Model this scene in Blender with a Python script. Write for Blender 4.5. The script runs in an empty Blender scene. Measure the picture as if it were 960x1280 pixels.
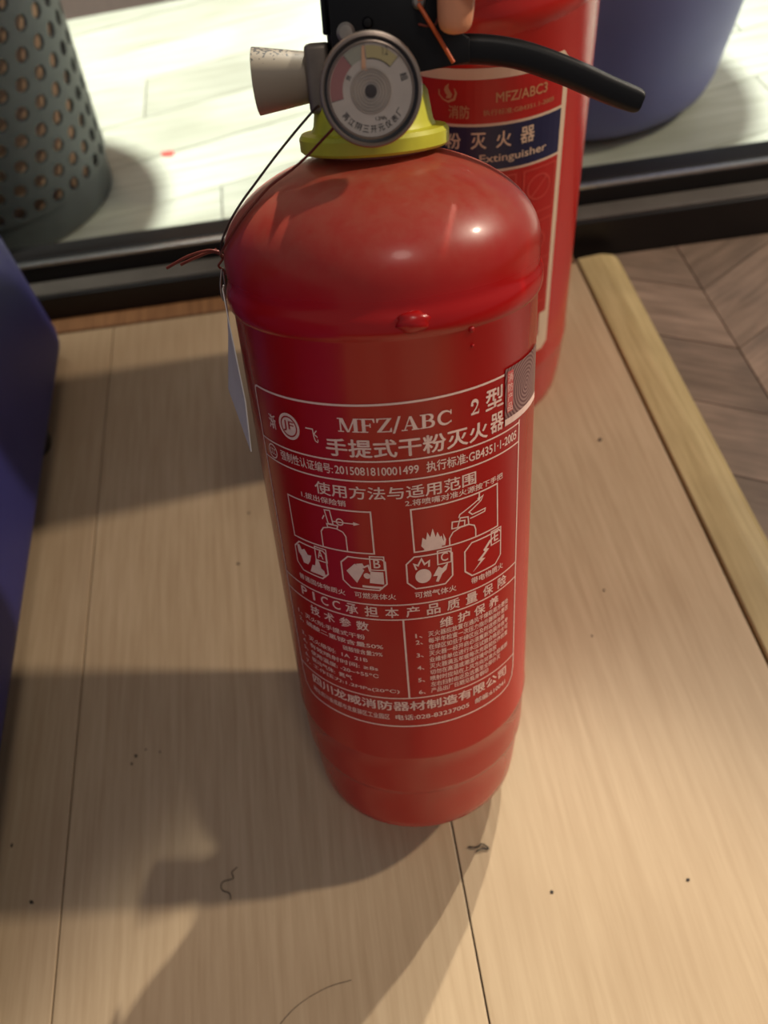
import bpy, bmesh, math, random
from mathutils import Vector, Matrix, Quaternion

scene = bpy.context.scene
C = scene.collection
PI = math.pi
random.seed(7)

# ------------------------------------------------------------------ camera
CAM_X = Vector((0.98349295, -0.14548522, -0.10759027))
CAM_UP = Vector((0.18092326, 0.8001675, 0.57183804))
CAM_FWD = Vector((-0.00289625, 0.58186426, -0.81328076))
cam_data = bpy.data.cameras.new('camera')
cam_data.lens = 27.0
cam_data.sensor_width = 36.0
cam_data.sensor_fit = 'AUTO'
cam_data.clip_start = 0.01
cam_data.clip_end = 50
cam_data.dof.use_dof = True
cam_data.dof.focus_distance = 0.275
cam_data.dof.aperture_fstop = 9.0
cam = bpy.data.objects.new('camera', cam_data)
C.objects.link(cam)
cam.matrix_world = Matrix((
    (CAM_X.x, CAM_UP.x, -CAM_FWD.x, 0.0),
    (CAM_X.y, CAM_UP.y, -CAM_FWD.y, 0.0),
    (CAM_X.z, CAM_UP.z, -CAM_FWD.z, 0.4264),
    (0, 0, 0, 1)))
scene.camera = cam

# ------------------------------------------------------------------ world, lamps, exposure
w = bpy.data.worlds.new('world')
scene.world = w
w.use_nodes = True
bg = w.node_tree.nodes['Background']
bg.inputs[0].default_value = (0.96, 0.96, 1.0, 1)
bg.inputs[1].default_value = 0.17


def aim(o, target):
    d = Vector(target) - o.location
    o.rotation_euler = d.to_track_quat('-Z', 'Y').to_euler()


def area(name, loc, target, size, power, col):
    l = bpy.data.lights.new(name, 'AREA')
    l.shape = 'DISK'
    l.size = size
    l.energy = power
    l.color = col
    o = bpy.data.objects.new(name, l)
    C.objects.link(o)
    o.location = loc
    aim(o, target)
    return o


def spot(name, loc, target, power, col, angle, radius=0.03, blend=0.5):
    l = bpy.data.lights.new(name, 'SPOT')
    l.energy = power
    l.color = col
    l.spot_size = math.radians(angle)
    l.spot_blend = blend
    l.shadow_soft_size = radius
    o = bpy.data.objects.new(name, l)
    C.objects.link(o)
    o.location = loc
    aim(o, target)
    return o


# warm lamp on the right of the room: throws the long shadow to the left
spot('room_lamp', (1.42, 0.42, 1.20), (0.0, 0.2, 0.05), 68, (1.0, 0.86, 0.68), 60, 0.035)
# warm downlights of the passage beyond the glass, slanting in over the track
spot('passage_downlight_one', (1.08, 2.08, 2.20), (-0.08, -0.25, 0.0), 330, (1.0, 0.93, 0.82), 11.2, 0.02, 0.45)
spot('passage_downlight_two', (1.60, 2.08, 2.20), (-0.08, -0.25, 0.0), 330, (1.0, 0.93, 0.82), 11.2, 0.02, 0.45)
# white ceiling lights of the passage
spot('passage_ceiling_light_one', (-0.32, 1.06, 2.4), (-0.32, 1.06, 0.0), 380, (0.97, 1.0, 0.92), 24, 0.10, 0.35)
spot('passage_ceiling_light_two', (0.50, 1.06, 2.4), (0.50, 1.06, 0.0), 380, (0.97, 1.0, 0.94), 24, 0.10, 0.35)
# soft fill added above and behind the camera to brighten the gauge and front
area('added_front_fill', (0.5, -0.9, 2.3), (0.0, 0.2, 0.1), 0.5, 6, (1.0, 0.90, 0.78))

scene.view_settings.view_transform = 'Standard'
scene.view_settings.look = 'None'
scene.view_settings.exposure = 0.12
scene.view_settings.gamma = 1.0
scene.view_settings.use_curve_mapping = False


# ------------------------------------------------------------------ materials
def lin(c):
    return tuple(((v / 12.92) if v <= 0.04045 else ((v + 0.055) / 1.055) ** 2.4) for v in [x / 255 for x in c]) + (1.0,)


def base_mat(name):
    m = bpy.data.materials.new(name)
    m.use_nodes = True
    return m, m.node_tree, m.node_tree.nodes['Principled BSDF']


def N(nt, typ, **kw):
    n = nt.nodes.new(typ)
    for k, v in kw.items():
        setattr(n, k, v)
    return n


def mat(name, rgb, rough=0.5, metal=0.0, var=0.06, scale=60.0, bump=0.0, bscale=300.0, coat=0.0, spec=0.5, emit=None):
    """Plain paint, plastic or metal: a colour with a fine procedural mottle and relief."""
    m, nt, b = base_mat(name)
    c = lin(rgb)
    tc = N(nt, 'ShaderNodeTexCoord')
    nz = N(nt, 'ShaderNodeTexNoise')
    nz.inputs['Scale'].default_value = scale
    nz.inputs['Detail'].default_value = 4
    nt.links.new(tc.outputs['Object'], nz.inputs['Vector'])
    mx = N(nt, 'ShaderNodeMix', data_type='RGBA')
    mx.inputs[6].default_value = tuple(max(0, v * (1 - var * 2)) for v in c[:3]) + (1,)
    mx.inputs[7].default_value = tuple(min(1, v * (1 + var * 2)) for v in c[:3]) + (1,)
    nt.links.new(nz.outputs['Fac'], mx.inputs[0])
    nt.links.new(mx.outputs[2], b.inputs['Base Color'])
    b.inputs['Roughness'].default_value = rough
    b.inputs['Metallic'].default_value = metal
    b.inputs['Specular IOR Level'].default_value = spec
    b.inputs['Coat Weight'].default_value = coat
    b.inputs['Coat Roughness'].default_value = 0.08
    if bump > 0:
        n2 = N(nt, 'ShaderNodeTexNoise')
        n2.inputs['Scale'].default_value = bscale
        nt.links.new(tc.outputs['Object'], n2.inputs['Vector'])
        bp = N(nt, 'ShaderNodeBump')
        bp.inputs['Strength'].default_value = bump
        bp.inputs['Distance'].default_value = 0.001
        nt.links.new(n2.outputs['Fac'], bp.inputs['Height'])
        nt.links.new(bp.outputs['Normal'], b.inputs['Normal'])
    if emit:
        b.inputs['Emission Color'].default_value = lin(emit[0])
        b.inputs['Emission Strength'].default_value = emit[1]
    return m


def wood(name, c1, c2, c3, scale=(60, 3, 60), rough=0.45, patch=4.0, rv=0.0, rot=0.0):
    """Grain drawn out along Y, with broad patches of tone and dirt."""
    m, nt, b = base_mat(name)
    tc = N(nt, 'ShaderNodeTexCoord')
    oi = N(nt, 'ShaderNodeObjectInfo')
    mp = N(nt, 'ShaderNodeMapping')
    mp.inputs['Scale'].default_value = scale
    ad = N(nt, 'ShaderNodeVectorMath', operation='ADD')
    sc = N(nt, 'ShaderNodeVectorMath', operation='SCALE')
    sc.inputs[0].default_value = (3.1, 5.7, 1.3)
    nt.links.new(oi.outputs['Random'], sc.inputs['Scale'])
    nt.links.new(tc.outputs['Object'], ad.inputs[0])
    nt.links.new(sc.outputs[0], ad.inputs[1])
    vr = N(nt, 'ShaderNodeVectorRotate', rotation_type='Z_AXIS')
    vr.inputs['Angle'].default_value = math.radians(rot)
    nt.links.new(ad.outputs[0], vr.inputs['Vector'])
    nt.links.new(vr.outputs[0], mp.inputs['Vector'])
    n1 = N(nt, 'ShaderNodeTexNoise')
    n1.inputs['Scale'].default_value = 4
    n1.inputs['Detail'].default_value = 6
    n1.inputs['Roughness'].default_value = 0.65
    nt.links.new(mp.outputs[0], n1.inputs['Vector'])
    r1 = N(nt, 'ShaderNodeValToRGB')
    r1.color_ramp.elements[0].position = 0.34
    r1.color_ramp.elements[0].color = lin(c1)
    r1.color_ramp.elements[1].position = 0.66
    r1.color_ramp.elements[1].color = lin(c2)
    nt.links.new(n1.outputs['Fac'], r1.inputs[0])
    n2 = N(nt, 'ShaderNodeTexNoise')
    n2.inputs['Scale'].default_value = patch
    n2.inputs['Detail'].default_value = 3
    nt.links.new(ad.outputs[0], n2.inputs['Vector'])
    r2 = N(nt, 'ShaderNodeValToRGB')
    r2.color_ramp.elements[0].position = 0.45
    r2.color_ramp.elements[0].color = (0, 0, 0, 1)
    r2.color_ramp.elements[1].position = 0.75
    r2.color_ramp.elements[1].color = (0.7, 0.7, 0.7, 1)
    nt.links.new(n2.outputs['Fac'], r2.inputs[0])
    mx = N(nt, 'ShaderNodeMix', data_type='RGBA')
    nt.links.new(r2.outputs[0], mx.inputs[0])
    nt.links.new(r1.outputs[0], mx.inputs[6])
    mx.inputs[7].default_value = lin(c3)
    hv = N(nt, 'ShaderNodeHueSaturation')
    tn = N(nt, 'ShaderNodeMapRange')
    tn.inputs['To Min'].default_value = 1 - rv
    tn.inputs['To Max'].default_value = 1 + rv
    nt.links.new(oi.outputs['Random'], tn.inputs['Value'])
    nt.links.new(tn.outputs[0], hv.inputs['Value'])
    nt.links.new(mx.outputs[2], hv.inputs['Color'])
    nt.links.new(hv.outputs[0], b.inputs['Base Color'])
    b.inputs['Roughness'].default_value = rough
    bp = N(nt, 'ShaderNodeBump')
    bp.inputs['Strength'].default_value = 0.08
    bp.inputs['Distance'].default_value = 0.001
    nt.links.new(n1.outputs['Fac'], bp.inputs['Height'])
    nt.links.new(bp.outputs['Normal'], b.inputs['Normal'])
    return m


def red_paint(name, rgb, dust_lo, dust_hi, dust_amt):
    """Glossy red enamel; grey-brown dust lies above the height dust_lo..dust_hi, with specks."""
    m, nt, b = base_mat(name)
    tc = N(nt, 'ShaderNodeTexCoord')
    sep = N(nt, 'ShaderNodeSeparateXYZ')
    nt.links.new(tc.outputs['Object'], sep.inputs[0])
    mr = N(nt, 'ShaderNodeMapRange')
    mr.inputs['From Min'].default_value = dust_lo
    mr.inputs['From Max'].default_value = dust_hi
    nt.links.new(sep.outputs['Z'], mr.inputs['Value'])
    nz = N(nt, 'ShaderNodeTexNoise')
    nz.inputs['Scale'].default_value = 130
    nz.inputs['Detail'].default_value = 8
    nz.inputs['Roughness'].default_value = 0.7
    nt.links.new(tc.outputs['Object'], nz.inputs['Vector'])
    ra = N(nt, 'ShaderNodeValToRGB')
    ra.color_ramp.elements[0].position = 0.25
    ra.color_ramp.elements[0].color = (0.25, 0.25, 0.25, 1)
    ra.color_ramp.elements[1].position = 0.85
    nt.links.new(nz.outputs['Fac'], ra.inputs[0])
    mu = N(nt, 'ShaderNodeMath', operation='MULTIPLY')
    nt.links.new(mr.outputs[0], mu.inputs[0])
    nt.links.new(ra.outputs[0], mu.inputs[1])
    mu2 = N(nt, 'ShaderNodeMath', operation='MULTIPLY')
    mu2.inputs[1].default_value = dust_amt
    nt.links.new(mu.outputs[0], mu2.inputs[0])
    # specks of grit
    vo = N(nt, 'ShaderNodeTexVoronoi')
    vo.inputs['Scale'].default_value = 190
    nt.links.new(tc.outputs['Object'], vo.inputs['Vector'])
    lt = N(nt, 'ShaderNodeMath', operation='LESS_THAN')
    lt.inputs[1].default_value = 0.10
    nt.links.new(vo.outputs['Distance'], lt.inputs[0])
    n3 = N(nt, 'ShaderNodeTexNoise')
    n3.inputs['Scale'].default_value = 26
    nt.links.new(tc.outputs['Object'], n3.inputs['Vector'])
    gt = N(nt, 'ShaderNodeMath', operation='GREATER_THAN')
    gt.inputs[1].default_value = 0.56
    nt.links.new(n3.outputs['Fac'], gt.inputs[0])
    sp = N(nt, 'ShaderNodeMath', operation='MULTIPLY')
    nt.links.new(lt.outputs[0], sp.inputs[0])
    nt.links.new(gt.outputs[0], sp.inputs[1])
    sp2 = N(nt, 'ShaderNodeMath', operation='MULTIPLY')
    nt.links.new(sp.outputs[0], sp2.inputs[0])
    nt.links.new(mr.outputs[0], sp2.inputs[1])
    mxx = N(nt, 'ShaderNodeMath', operation='MAXIMUM')
    sp3 = N(nt, 'ShaderNodeMath', operation='MULTIPLY')
    sp3.inputs[1].default_value = 0.55
    nt.links.new(sp2.outputs[0], sp3.inputs[0])
    nt.links.new(mu2.outputs[0], mxx.inputs[0])
    nt.links.new(sp3.outputs[0], mxx.inputs[1])
    mx = N(nt, 'ShaderNodeMix', data_type='RGBA')
    nt.links.new(mxx.outputs[0], mx.inputs[0])
    mx.inputs[6].default_value = lin(rgb)
    mx.inputs[7].default_value = lin((168, 128, 100))
    nt.links.new(mx.outputs[2], b.inputs['Base Color'])
    rr = N(nt, 'ShaderNodeMapRange')
    rr.inputs['To Min'].default_value = 0.27
    rr.inputs['To Max'].default_value = 0.75
    nt.links.new(mxx.outputs[0], rr.inputs['Value'])
    nt.links.new(rr.outputs[0], b.inputs['Roughness'])
    b.inputs['Specular IOR Level'].default_value = 0.4
    b.inputs['Coat Weight'].default_value = 0.18
    b.inputs['Coat Roughness'].default_value = 0.12
    n4 = N(nt, 'ShaderNodeTexNoise')
    n4.inputs['Scale'].default_value = 70
    nt.links.new(tc.outputs['Object'], n4.inputs['Vector'])
    bp = N(nt, 'ShaderNodeBump')
    bp.inputs['Strength'].default_value = 0.05
    bp.inputs['Distance'].default_value = 0.002
    nt.links.new(n4.outputs['Fac'], bp.inputs['Height'])
    nt.links.new(bp.outputs['Normal'], b.inputs['Normal'])
    return m


def clear_mat(name, tint, gloss_col=(1, 1, 1, 1), ior=1.45):
    m = bpy.data.materials.new(name)
    m.use_nodes = True
    nt = m.node_tree
    nt.nodes.clear()
    out = N(nt, 'ShaderNodeOutputMaterial')
    tr = N(nt, 'ShaderNodeBsdfTransparent')
    tr.inputs[0].default_value = tint
    gl = N(nt, 'ShaderNodeBsdfGlossy')
    gl.inputs['Roughness'].default_value = 0.02
    gl.inputs['Color'].default_value = gloss_col
    fr = N(nt, 'ShaderNodeFresnel')
    fr.inputs['IOR'].default_value = ior
    mx = N(nt, 'ShaderNodeMixShader')
    ge = N(nt, 'ShaderNodeNewGeometry')
    inv = N(nt, 'ShaderNodeMath', operation='SUBTRACT')
    inv.inputs[0].default_value = 1.0
    nt.links.new(ge.outputs['Backfacing'], inv.inputs[1])
    mf = N(nt, 'ShaderNodeMath', operation='MULTIPLY')
    nt.links.new(fr.outputs[0], mf.inputs[0])
    nt.links.new(inv.outputs[0], mf.inputs[1])
    nt.links.new(mf.outputs[0], mx.inputs[0])
    nt.links.new(tr.outputs[0], mx.inputs[1])
    nt.links.new(gl.outputs[0], mx.inputs[2])
    nt.links.new(mx.outputs[0], out.inputs[0])
    return m


MT = {}
MT['red'] = red_paint('red_enamel', (178, 14, 13), 0.256, 0.292, 0.72)
MT['red_back'] = red_paint('red_enamel_rear', (190, 30, 24), 0.262, 0.33, 0.35)
MT['print'] = mat('pale_print_ink', (246, 204, 190), 0.5, var=0.08, scale=400)
MT['print_hole'] = mat('red_ink', (170, 24, 20), 0.35)
MT['yellow'] = mat('yellow_plastic', (214, 210, 62), 0.45, var=0.12, scale=90)
MT['black'] = mat('black_plastic', (15, 13, 15), 0.42, var=0.1, bump=0.05, spec=0.3)
MT['grey_metal'] = mat('dull_grey_metal', (128, 116, 106), 0.45, 0.55, var=0.15, scale=150, bump=0.1)
MT['bezel'] = mat('bezel_steel', (150, 134, 124), 0.32, 0.8, var=0.1)
MT['silver'] = mat('silver_rivet', (170, 160, 150), 0.4, 0.7, var=0.2, scale=300)
MT['dial'] = mat('dial_card', (206, 194, 184), 0.55, var=0.08, scale=200)
MT['coil'] = mat('coil_metal', (186, 172, 160), 0.35, 0.0, var=0.1)
MT['dial_dark'] = mat('dial_ink', (58, 46, 44), 0.6)
MT['dial_red'] = mat('dial_red_zone', (170, 112, 110), 0.6)
MT['dial_green'] = mat('dial_green_zone', (168, 166, 150), 0.6)
MT['dial_yellow'] = mat('dial_yellow_zone', (196, 180, 128), 0.6)
MT['needle'] = mat('needle_paint', (232, 178, 140), 0.5)
MT['rubber'] = mat('black_gasket', (26, 22, 24), 0.5)
MT['wire'] = mat('rust_red_wire', (122, 52, 40), 0.45, 0.3, var=0.25, scale=300)
MT['wire_dark'] = mat('dark_wire', (66, 46, 40), 0.5, 0.3, var=0.25, scale=300)
MT['orange'] = mat('orange_plastic', (214, 98, 48), 0.4, var=0.1)
MT['card'] = mat('pale_card', (236, 228, 220), 0.6, var=0.06)
MT['card_dark'] = mat('card_print', (110, 92, 82), 0.6, var=0.2)
MT['skin'] = mat('skin', (222, 150, 112), 0.5, var=0.06, scale=80, bump=0.15, bscale=900)
MT['blue'] = mat('blue_upholstery', (46, 46, 108), 0.55, var=0.12, scale=12, bump=0.08, bscale=500)
MT['blue2'] = mat('blue_grey_upholstery', (108, 110, 166), 0.5, var=0.16, scale=9, bump=0.08, bscale=500)
MT['foot'] = mat('dark_foot', (22, 20, 20), 0.5)
MT['frame'] = mat('black_frame', (26, 22, 22), 0.4, 0.2, var=0.15, scale=30)
MT['frame_grey'] = mat('grey_track', (98, 92, 86), 0.45, 0.3, var=0.15, scale=40)
MT['bead'] = mat('steel_bead', (205, 205, 205), 0.25, 0.9, var=0.15, scale=300)
MT['basket'] = mat('grey_plastic', (88, 92, 92), 0.5, var=0.12, scale=60)
MT['painted_glow'] = mat('peach_glow_paint', (255, 190, 156), 0.6, var=0.18, scale=14)  # peach colour stands in for light showing through the basket holes
MT['wallpink'] = mat('pinkish_wall', (198, 160, 142), 0.7, var=0.05, scale=6)
MT['mauve'] = mat('mauve_skirting', (128, 108, 106), 0.55, var=0.05)
MT['subfloor'] = mat('dark_subfloor', (50, 40, 32), 0.8)
MT['redscrap'] = mat('red_scrap', (225, 90, 84), 0.6)
MT['crumb'] = mat('dark_crumb', (52, 44, 38), 0.8, var=0.3, scale=600)
MT['navy'] = mat('navy_label', (30, 34, 74), 0.4)
MT['label_red'] = mat('label_red', (186, 32, 28), 0.4)
MT['label_white'] = mat('label_white', (232, 206, 178), 0.45, var=0.04)
MT['gold'] = mat('gold_print', (205, 148, 104), 0.5)
MT['plywood'] = wood('pale_oak_board', (178, 152, 120), (195, 170, 138), (158, 130, 100))
MT['trim'] = wood('yellow_pine_trim', (168, 146, 100), (196, 174, 128), (142, 122, 84), patch=9)
MT['brown'] = wood('brown_strip', (120, 82, 52), (150, 106, 70), (104, 72, 48))
MT['parquet'] = wood('grey_brown_parquet', (112, 94, 80), (146, 124, 108), (92, 80, 72), scale=(4, 40, 40), patch=14, rv=0.25, rot=30)
MT['parquet_b'] = wood('grey_brown_parquet_turned', (112, 94, 80), (146, 124, 108), (92, 80, 72), scale=(4, 40, 40), patch=14, rv=0.25, rot=-30)
MT['pale_plank'] = wood('pale_plank', (204, 204, 186), (236, 236, 222), (170, 170, 152), scale=(2, 26, 30), rough=0.3, patch=4, rv=0.12)
MT['glass'] = clear_mat('window_glass', (0.97, 0.985, 0.97, 1))
MT['lens'] = clear_mat('gauge_lens', (0.97, 0.96, 0.95, 1))


# nozzle: beige-grey with black flecks of chipped coating on its upper side
def nozzle_mat():
    m, nt, b = base_mat('speckled_nozzle')
    tc = N(nt, 'ShaderNodeTexCoord')
    nz = N(nt, 'ShaderNodeTexNoise')
    nz.inputs['Scale'].default_value = 900
    nz.inputs['Detail'].default_value = 3
    nt.links.new(tc.outputs['Object'], nz.inputs['Vector'])
    sep = N(nt, 'ShaderNodeSeparateXYZ')
    nt.links.new(tc.outputs['Object'], sep.inputs[0])
    mr = N(nt, 'ShaderNodeMapRange')
    mr.inputs['From Min'].default_value = 0.316
    mr.inputs['From Max'].default_value = 0.3225
    mr.inputs['To Min'].default_value = -0.22
    mr.inputs['To Max'].default_value = 0.13
    nt.links.new(sep.outputs['Z'], mr.inputs['Value'])
    ad = N(nt, 'ShaderNodeMath', operation='ADD')
    nt.links.new(nz.outputs['Fac'], ad.inputs[0])
    nt.links.new(mr.outputs[0], ad.inputs[1])
    gt = N(nt, 'ShaderNodeMath', operation='GREATER_THAN')
    gt.inputs[1].default_value = 0.60
    nt.links.new(ad.outputs[0], gt.inputs[0])
    mx = N(nt, 'ShaderNodeMix', data_type='RGBA')
    nt.links.new(gt.outputs[0], mx.inputs[0])
    mx.inputs[6].default_value = lin((160, 144, 124))
    mx.inputs[7].default_value = lin((44, 40, 40))
    nt.links.new(mx.outputs[2], b.inputs['Base Color'])
    b.inputs['Roughness'].default_value = 0.5
    return m


MT['nozzle'] = nozzle_mat()


def hologram_mat():
    m, nt, b = base_mat('hologram_foil')
    uv = N(nt, 'ShaderNodeUVMap')
    mp = N(nt, 'ShaderNodeMapping')
    mp.inputs['Location'].default_value = (-0.70, -0.52, 0)
    nt.links.new(uv.outputs[0], mp.inputs['Vector'])
    ln = N(nt, 'ShaderNodeVectorMath', operation='LENGTH')
    nt.links.new(mp.outputs[0], ln.inputs[0])
    mu = N(nt, 'ShaderNodeMath', operation='MULTIPLY')
    mu.inputs[1].default_value = 95
    nt.links.new(ln.outputs['Value'], mu.inputs[0])
    si = N(nt, 'ShaderNodeMath', operation='SINE')
    nt.links.new(mu.outputs[0], si.inputs[0])
    mr = N(nt, 'ShaderNodeMapRange')
    mr.inputs['From Min'].default_value = -1
    mr.inputs['From Max'].default_value = 1
    nt.links.new(si.outputs[0], mr.inputs['Value'])
    mx = N(nt, 'ShaderNodeMix', data_type='RGBA')
    nt.links.new(mr.outputs[0], mx.inputs[0])
    mx.inputs[6].default_value = lin((112, 66, 70))
    mx.inputs[7].default_value = lin((176, 138, 132))
    nt.links.new(mx.outputs[2], b.inputs['Base Color'])
    b.inputs['Roughness'].default_value = 0.3
    b.inputs['Metallic'].default_value = 0.4
    return m


MT['holo'] = hologram_mat()


# ------------------------------------------------------------------ mesh helpers
def link_mesh(name, me, material, parent=None, smooth=False):
    me.name = name
    o = bpy.data.objects.new(name, me)
    C.objects.link(o)
    if material:
        me.materials.clear()
        me.materials.append(MT[material] if isinstance(material, str) else material)
    if parent:
        o.parent = parent
    if smooth:
        for p in me.polygons:
            p.use_smooth = True
    return o


def obj(name, bm, material, parent=None, smooth=False, angle=None):
    bmesh.ops.recalc_face_normals(bm, faces=bm.faces[:])
    me = bpy.data.meshes.new(name)
    bm.to_mesh(me)
    bm.free()
    o = link_mesh(name, me, material, parent, smooth)
    if smooth and angle is not None:
        me.set_sharp_from_angle(angle=math.radians(angle))
    return o


def tag(o, label, cat=None, group=None, kind=None):
    o['label'] = label
    if cat:
        o['category'] = cat
    if group:
        o['group'] = group
    if kind:
        o['kind'] = kind
    return o


def empty(name, loc=(0, 0, 0)):
    o = bpy.data.objects.new(name, None)
    o.empty_display_size = 0.02
    C.objects.link(o)
    o.location = loc
    return o


def add_box(bm, x0, x1, y0, y1, z0, z1, bevel=0.0, seg=2):
    r = bmesh.ops.create_cube(bm, size=1.0)
    vs = r['verts']
    for v in vs:
        v.co = Vector((x0 + (v.co.x + .5) * (x1 - x0), y0 + (v.co.y + .5) * (y1 - y0), z0 + (v.co.z + .5) * (z1 - z0)))
    if bevel > 0:
        es = list({e for v in vs for e in v.link_edges})
        bmesh.ops.bevel(bm, geom=es, offset=bevel, segments=seg, profile=0.5, affect='EDGES')
    return bm


def box(name, dims, material, parent=None, bevel=0.0, seg=2, smooth=False):
    bm = bmesh.new()
    add_box(bm, *dims, bevel=bevel, seg=seg)
    return obj(name, bm, material, parent, smooth, 40 if smooth else None)


def prism(name, poly, z0, z1, material, parent=None, bevel=0.0):
    """Vertical prism over an xy polygon."""
    bm = bmesh.new()
    lo = [bm.verts.new((x, y, z0)) for x, y in poly]
    hi = [bm.verts.new((x, y, z1)) for x, y in poly]
    n = len(poly)
    bm.faces.new(hi)
    bm.faces.new(lo[::-1])
    for i in range(n):
        bm.faces.new((lo[i], lo[(i + 1) % n], hi[(i + 1) % n], hi[i]))
    if bevel > 0:
        top = [e for e in bm.edges if all(abs(v.co.z - z1) < 1e-9 for v in e.verts)]
        bmesh.ops.bevel(bm, geom=top, offset=bevel, segments=2, profile=0.5, affect='EDGES')
    return obj(name, bm, material, parent)


def extrude_profile(name, prof, p0, p1, up, material, parent=None, smooth=False):
    """prof: (across, height) polygon swept from p0 to p1 (straight)."""
    p0, p1, up = Vector(p0), Vector(p1), Vector(up)
    d = (p1 - p0).normalized()
    ac = d.cross(up).normalized()
    bm = bmesh.new()
    a = [bm.verts.new(p0 + ac * x + up * z) for x, z in prof]
    b = [bm.verts.new(p1 + ac * x + up * z) for x, z in prof]
    n = len(prof)
    bm.faces.new(a)
    bm.faces.new(b[::-1])
    for i in range(n):
        bm.faces.new((a[i], b[i], b[(i + 1) % n], a[(i + 1) % n]))
    return obj(name, bm, material, parent, smooth, 40 if smooth else None)


def lathe_bm(prof, seg=96, axis='Z', center=(0, 0, 0)):
    bm = bmesh.new()
    cx, cy, cz = center
    rings = []

    def P(r, h, a):
        if axis == 'Z':
            return (cx + r * math.cos(a), cy + r * math.sin(a), cz + h)
        if axis == 'Y':
            return (cx + r * math.cos(a), cy + h, cz + r * math.sin(a))
        return (cx + h, cy + r * math.cos(a), cz + r * math.sin(a))
    for r, h in prof:
        if r < 1e-7:
            rings.append([bm.verts.new(P(0, h, 0))])
        else:
            rings.append([bm.verts.new(P(r, h, 2 * PI * i / seg)) for i in range(seg)])
    for a, b in zip(rings[:-1], rings[1:]):
        for i in range(seg):
            j = (i + 1) % seg
            if len(a) == 1 and len(b) == 1:
                continue
            if len(a) == 1:
                bm.faces.new((a[0], b[i], b[j]))
            elif len(b) == 1:
                bm.faces.new((a[i], a[j], b[0]))
            else:
                bm.faces.new((a[i], a[j], b[j], b[i]))
    return bm


def lathe(name, prof, material, parent=None, seg=96, axis='Z', center=(0, 0, 0), angle=35):
    return obj(name, lathe_bm(prof, seg, axis, center), material, parent, True, angle)


def catmull(pts, k=8):
    pts = [Vector(p) for p in pts]
    if len(pts) < 3:
        return pts
    P = [pts[0] * 2 - pts[1]] + pts + [pts[-1] * 2 - pts[-2]]
    out = []
    for i in range(1, len(P) - 2):
        for s in range(k):
            t = s / k
            a, b, c, d = P[i - 1], P[i], P[i + 1], P[i + 2]
            out.append(0.5 * ((2 * b) + (c - a) * t + (2 * a - 5 * b + 4 * c - d) * t * t + (3 * b - a - 3 * c + d) * t ** 3))
    out.append(pts[-1])
    return out


def add_tube(bm, pts, rad, seg=8, k=8, smooth_path=True):
    path = catmull(pts, k) if smooth_path else [Vector(p) for p in pts]
    n = len(path)
    rings = []
    prev = None
    for i, p in enumerate(path):
        d = (path[min(i + 1, n - 1)] - path[max(i - 1, 0)]).normalized()
        if prev is None:
            a = d.orthogonal().normalized()
        else:
            a = (prev - d * prev.dot(d)).normalized()
        prev = a
        b = d.cross(a)
        r = rad(i / (n - 1)) if callable(rad) else rad
        rings.append([bm.verts.new(p + a * (r * math.cos(2 * PI * j / seg)) + b * (r * math.sin(2 * PI * j / seg))) for j in range(seg)])
    for q, s in zip(rings[:-1], rings[1:]):
        for j in range(seg):
            bm.faces.new((q[j], q[(j + 1) % seg], s[(j + 1) % seg], s[j]))
    bm.faces.new(rings[0][::-1])
    bm.faces.new(rings[-1])
    return bm


def tube(name, pts, rad, material, parent=None, seg=8, k=8, smooth_path=True):
    bm = bmesh.new()
    add_tube(bm, pts, rad, seg, k, smooth_path)
    return obj(name, bm, material, parent, True, 60)


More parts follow.
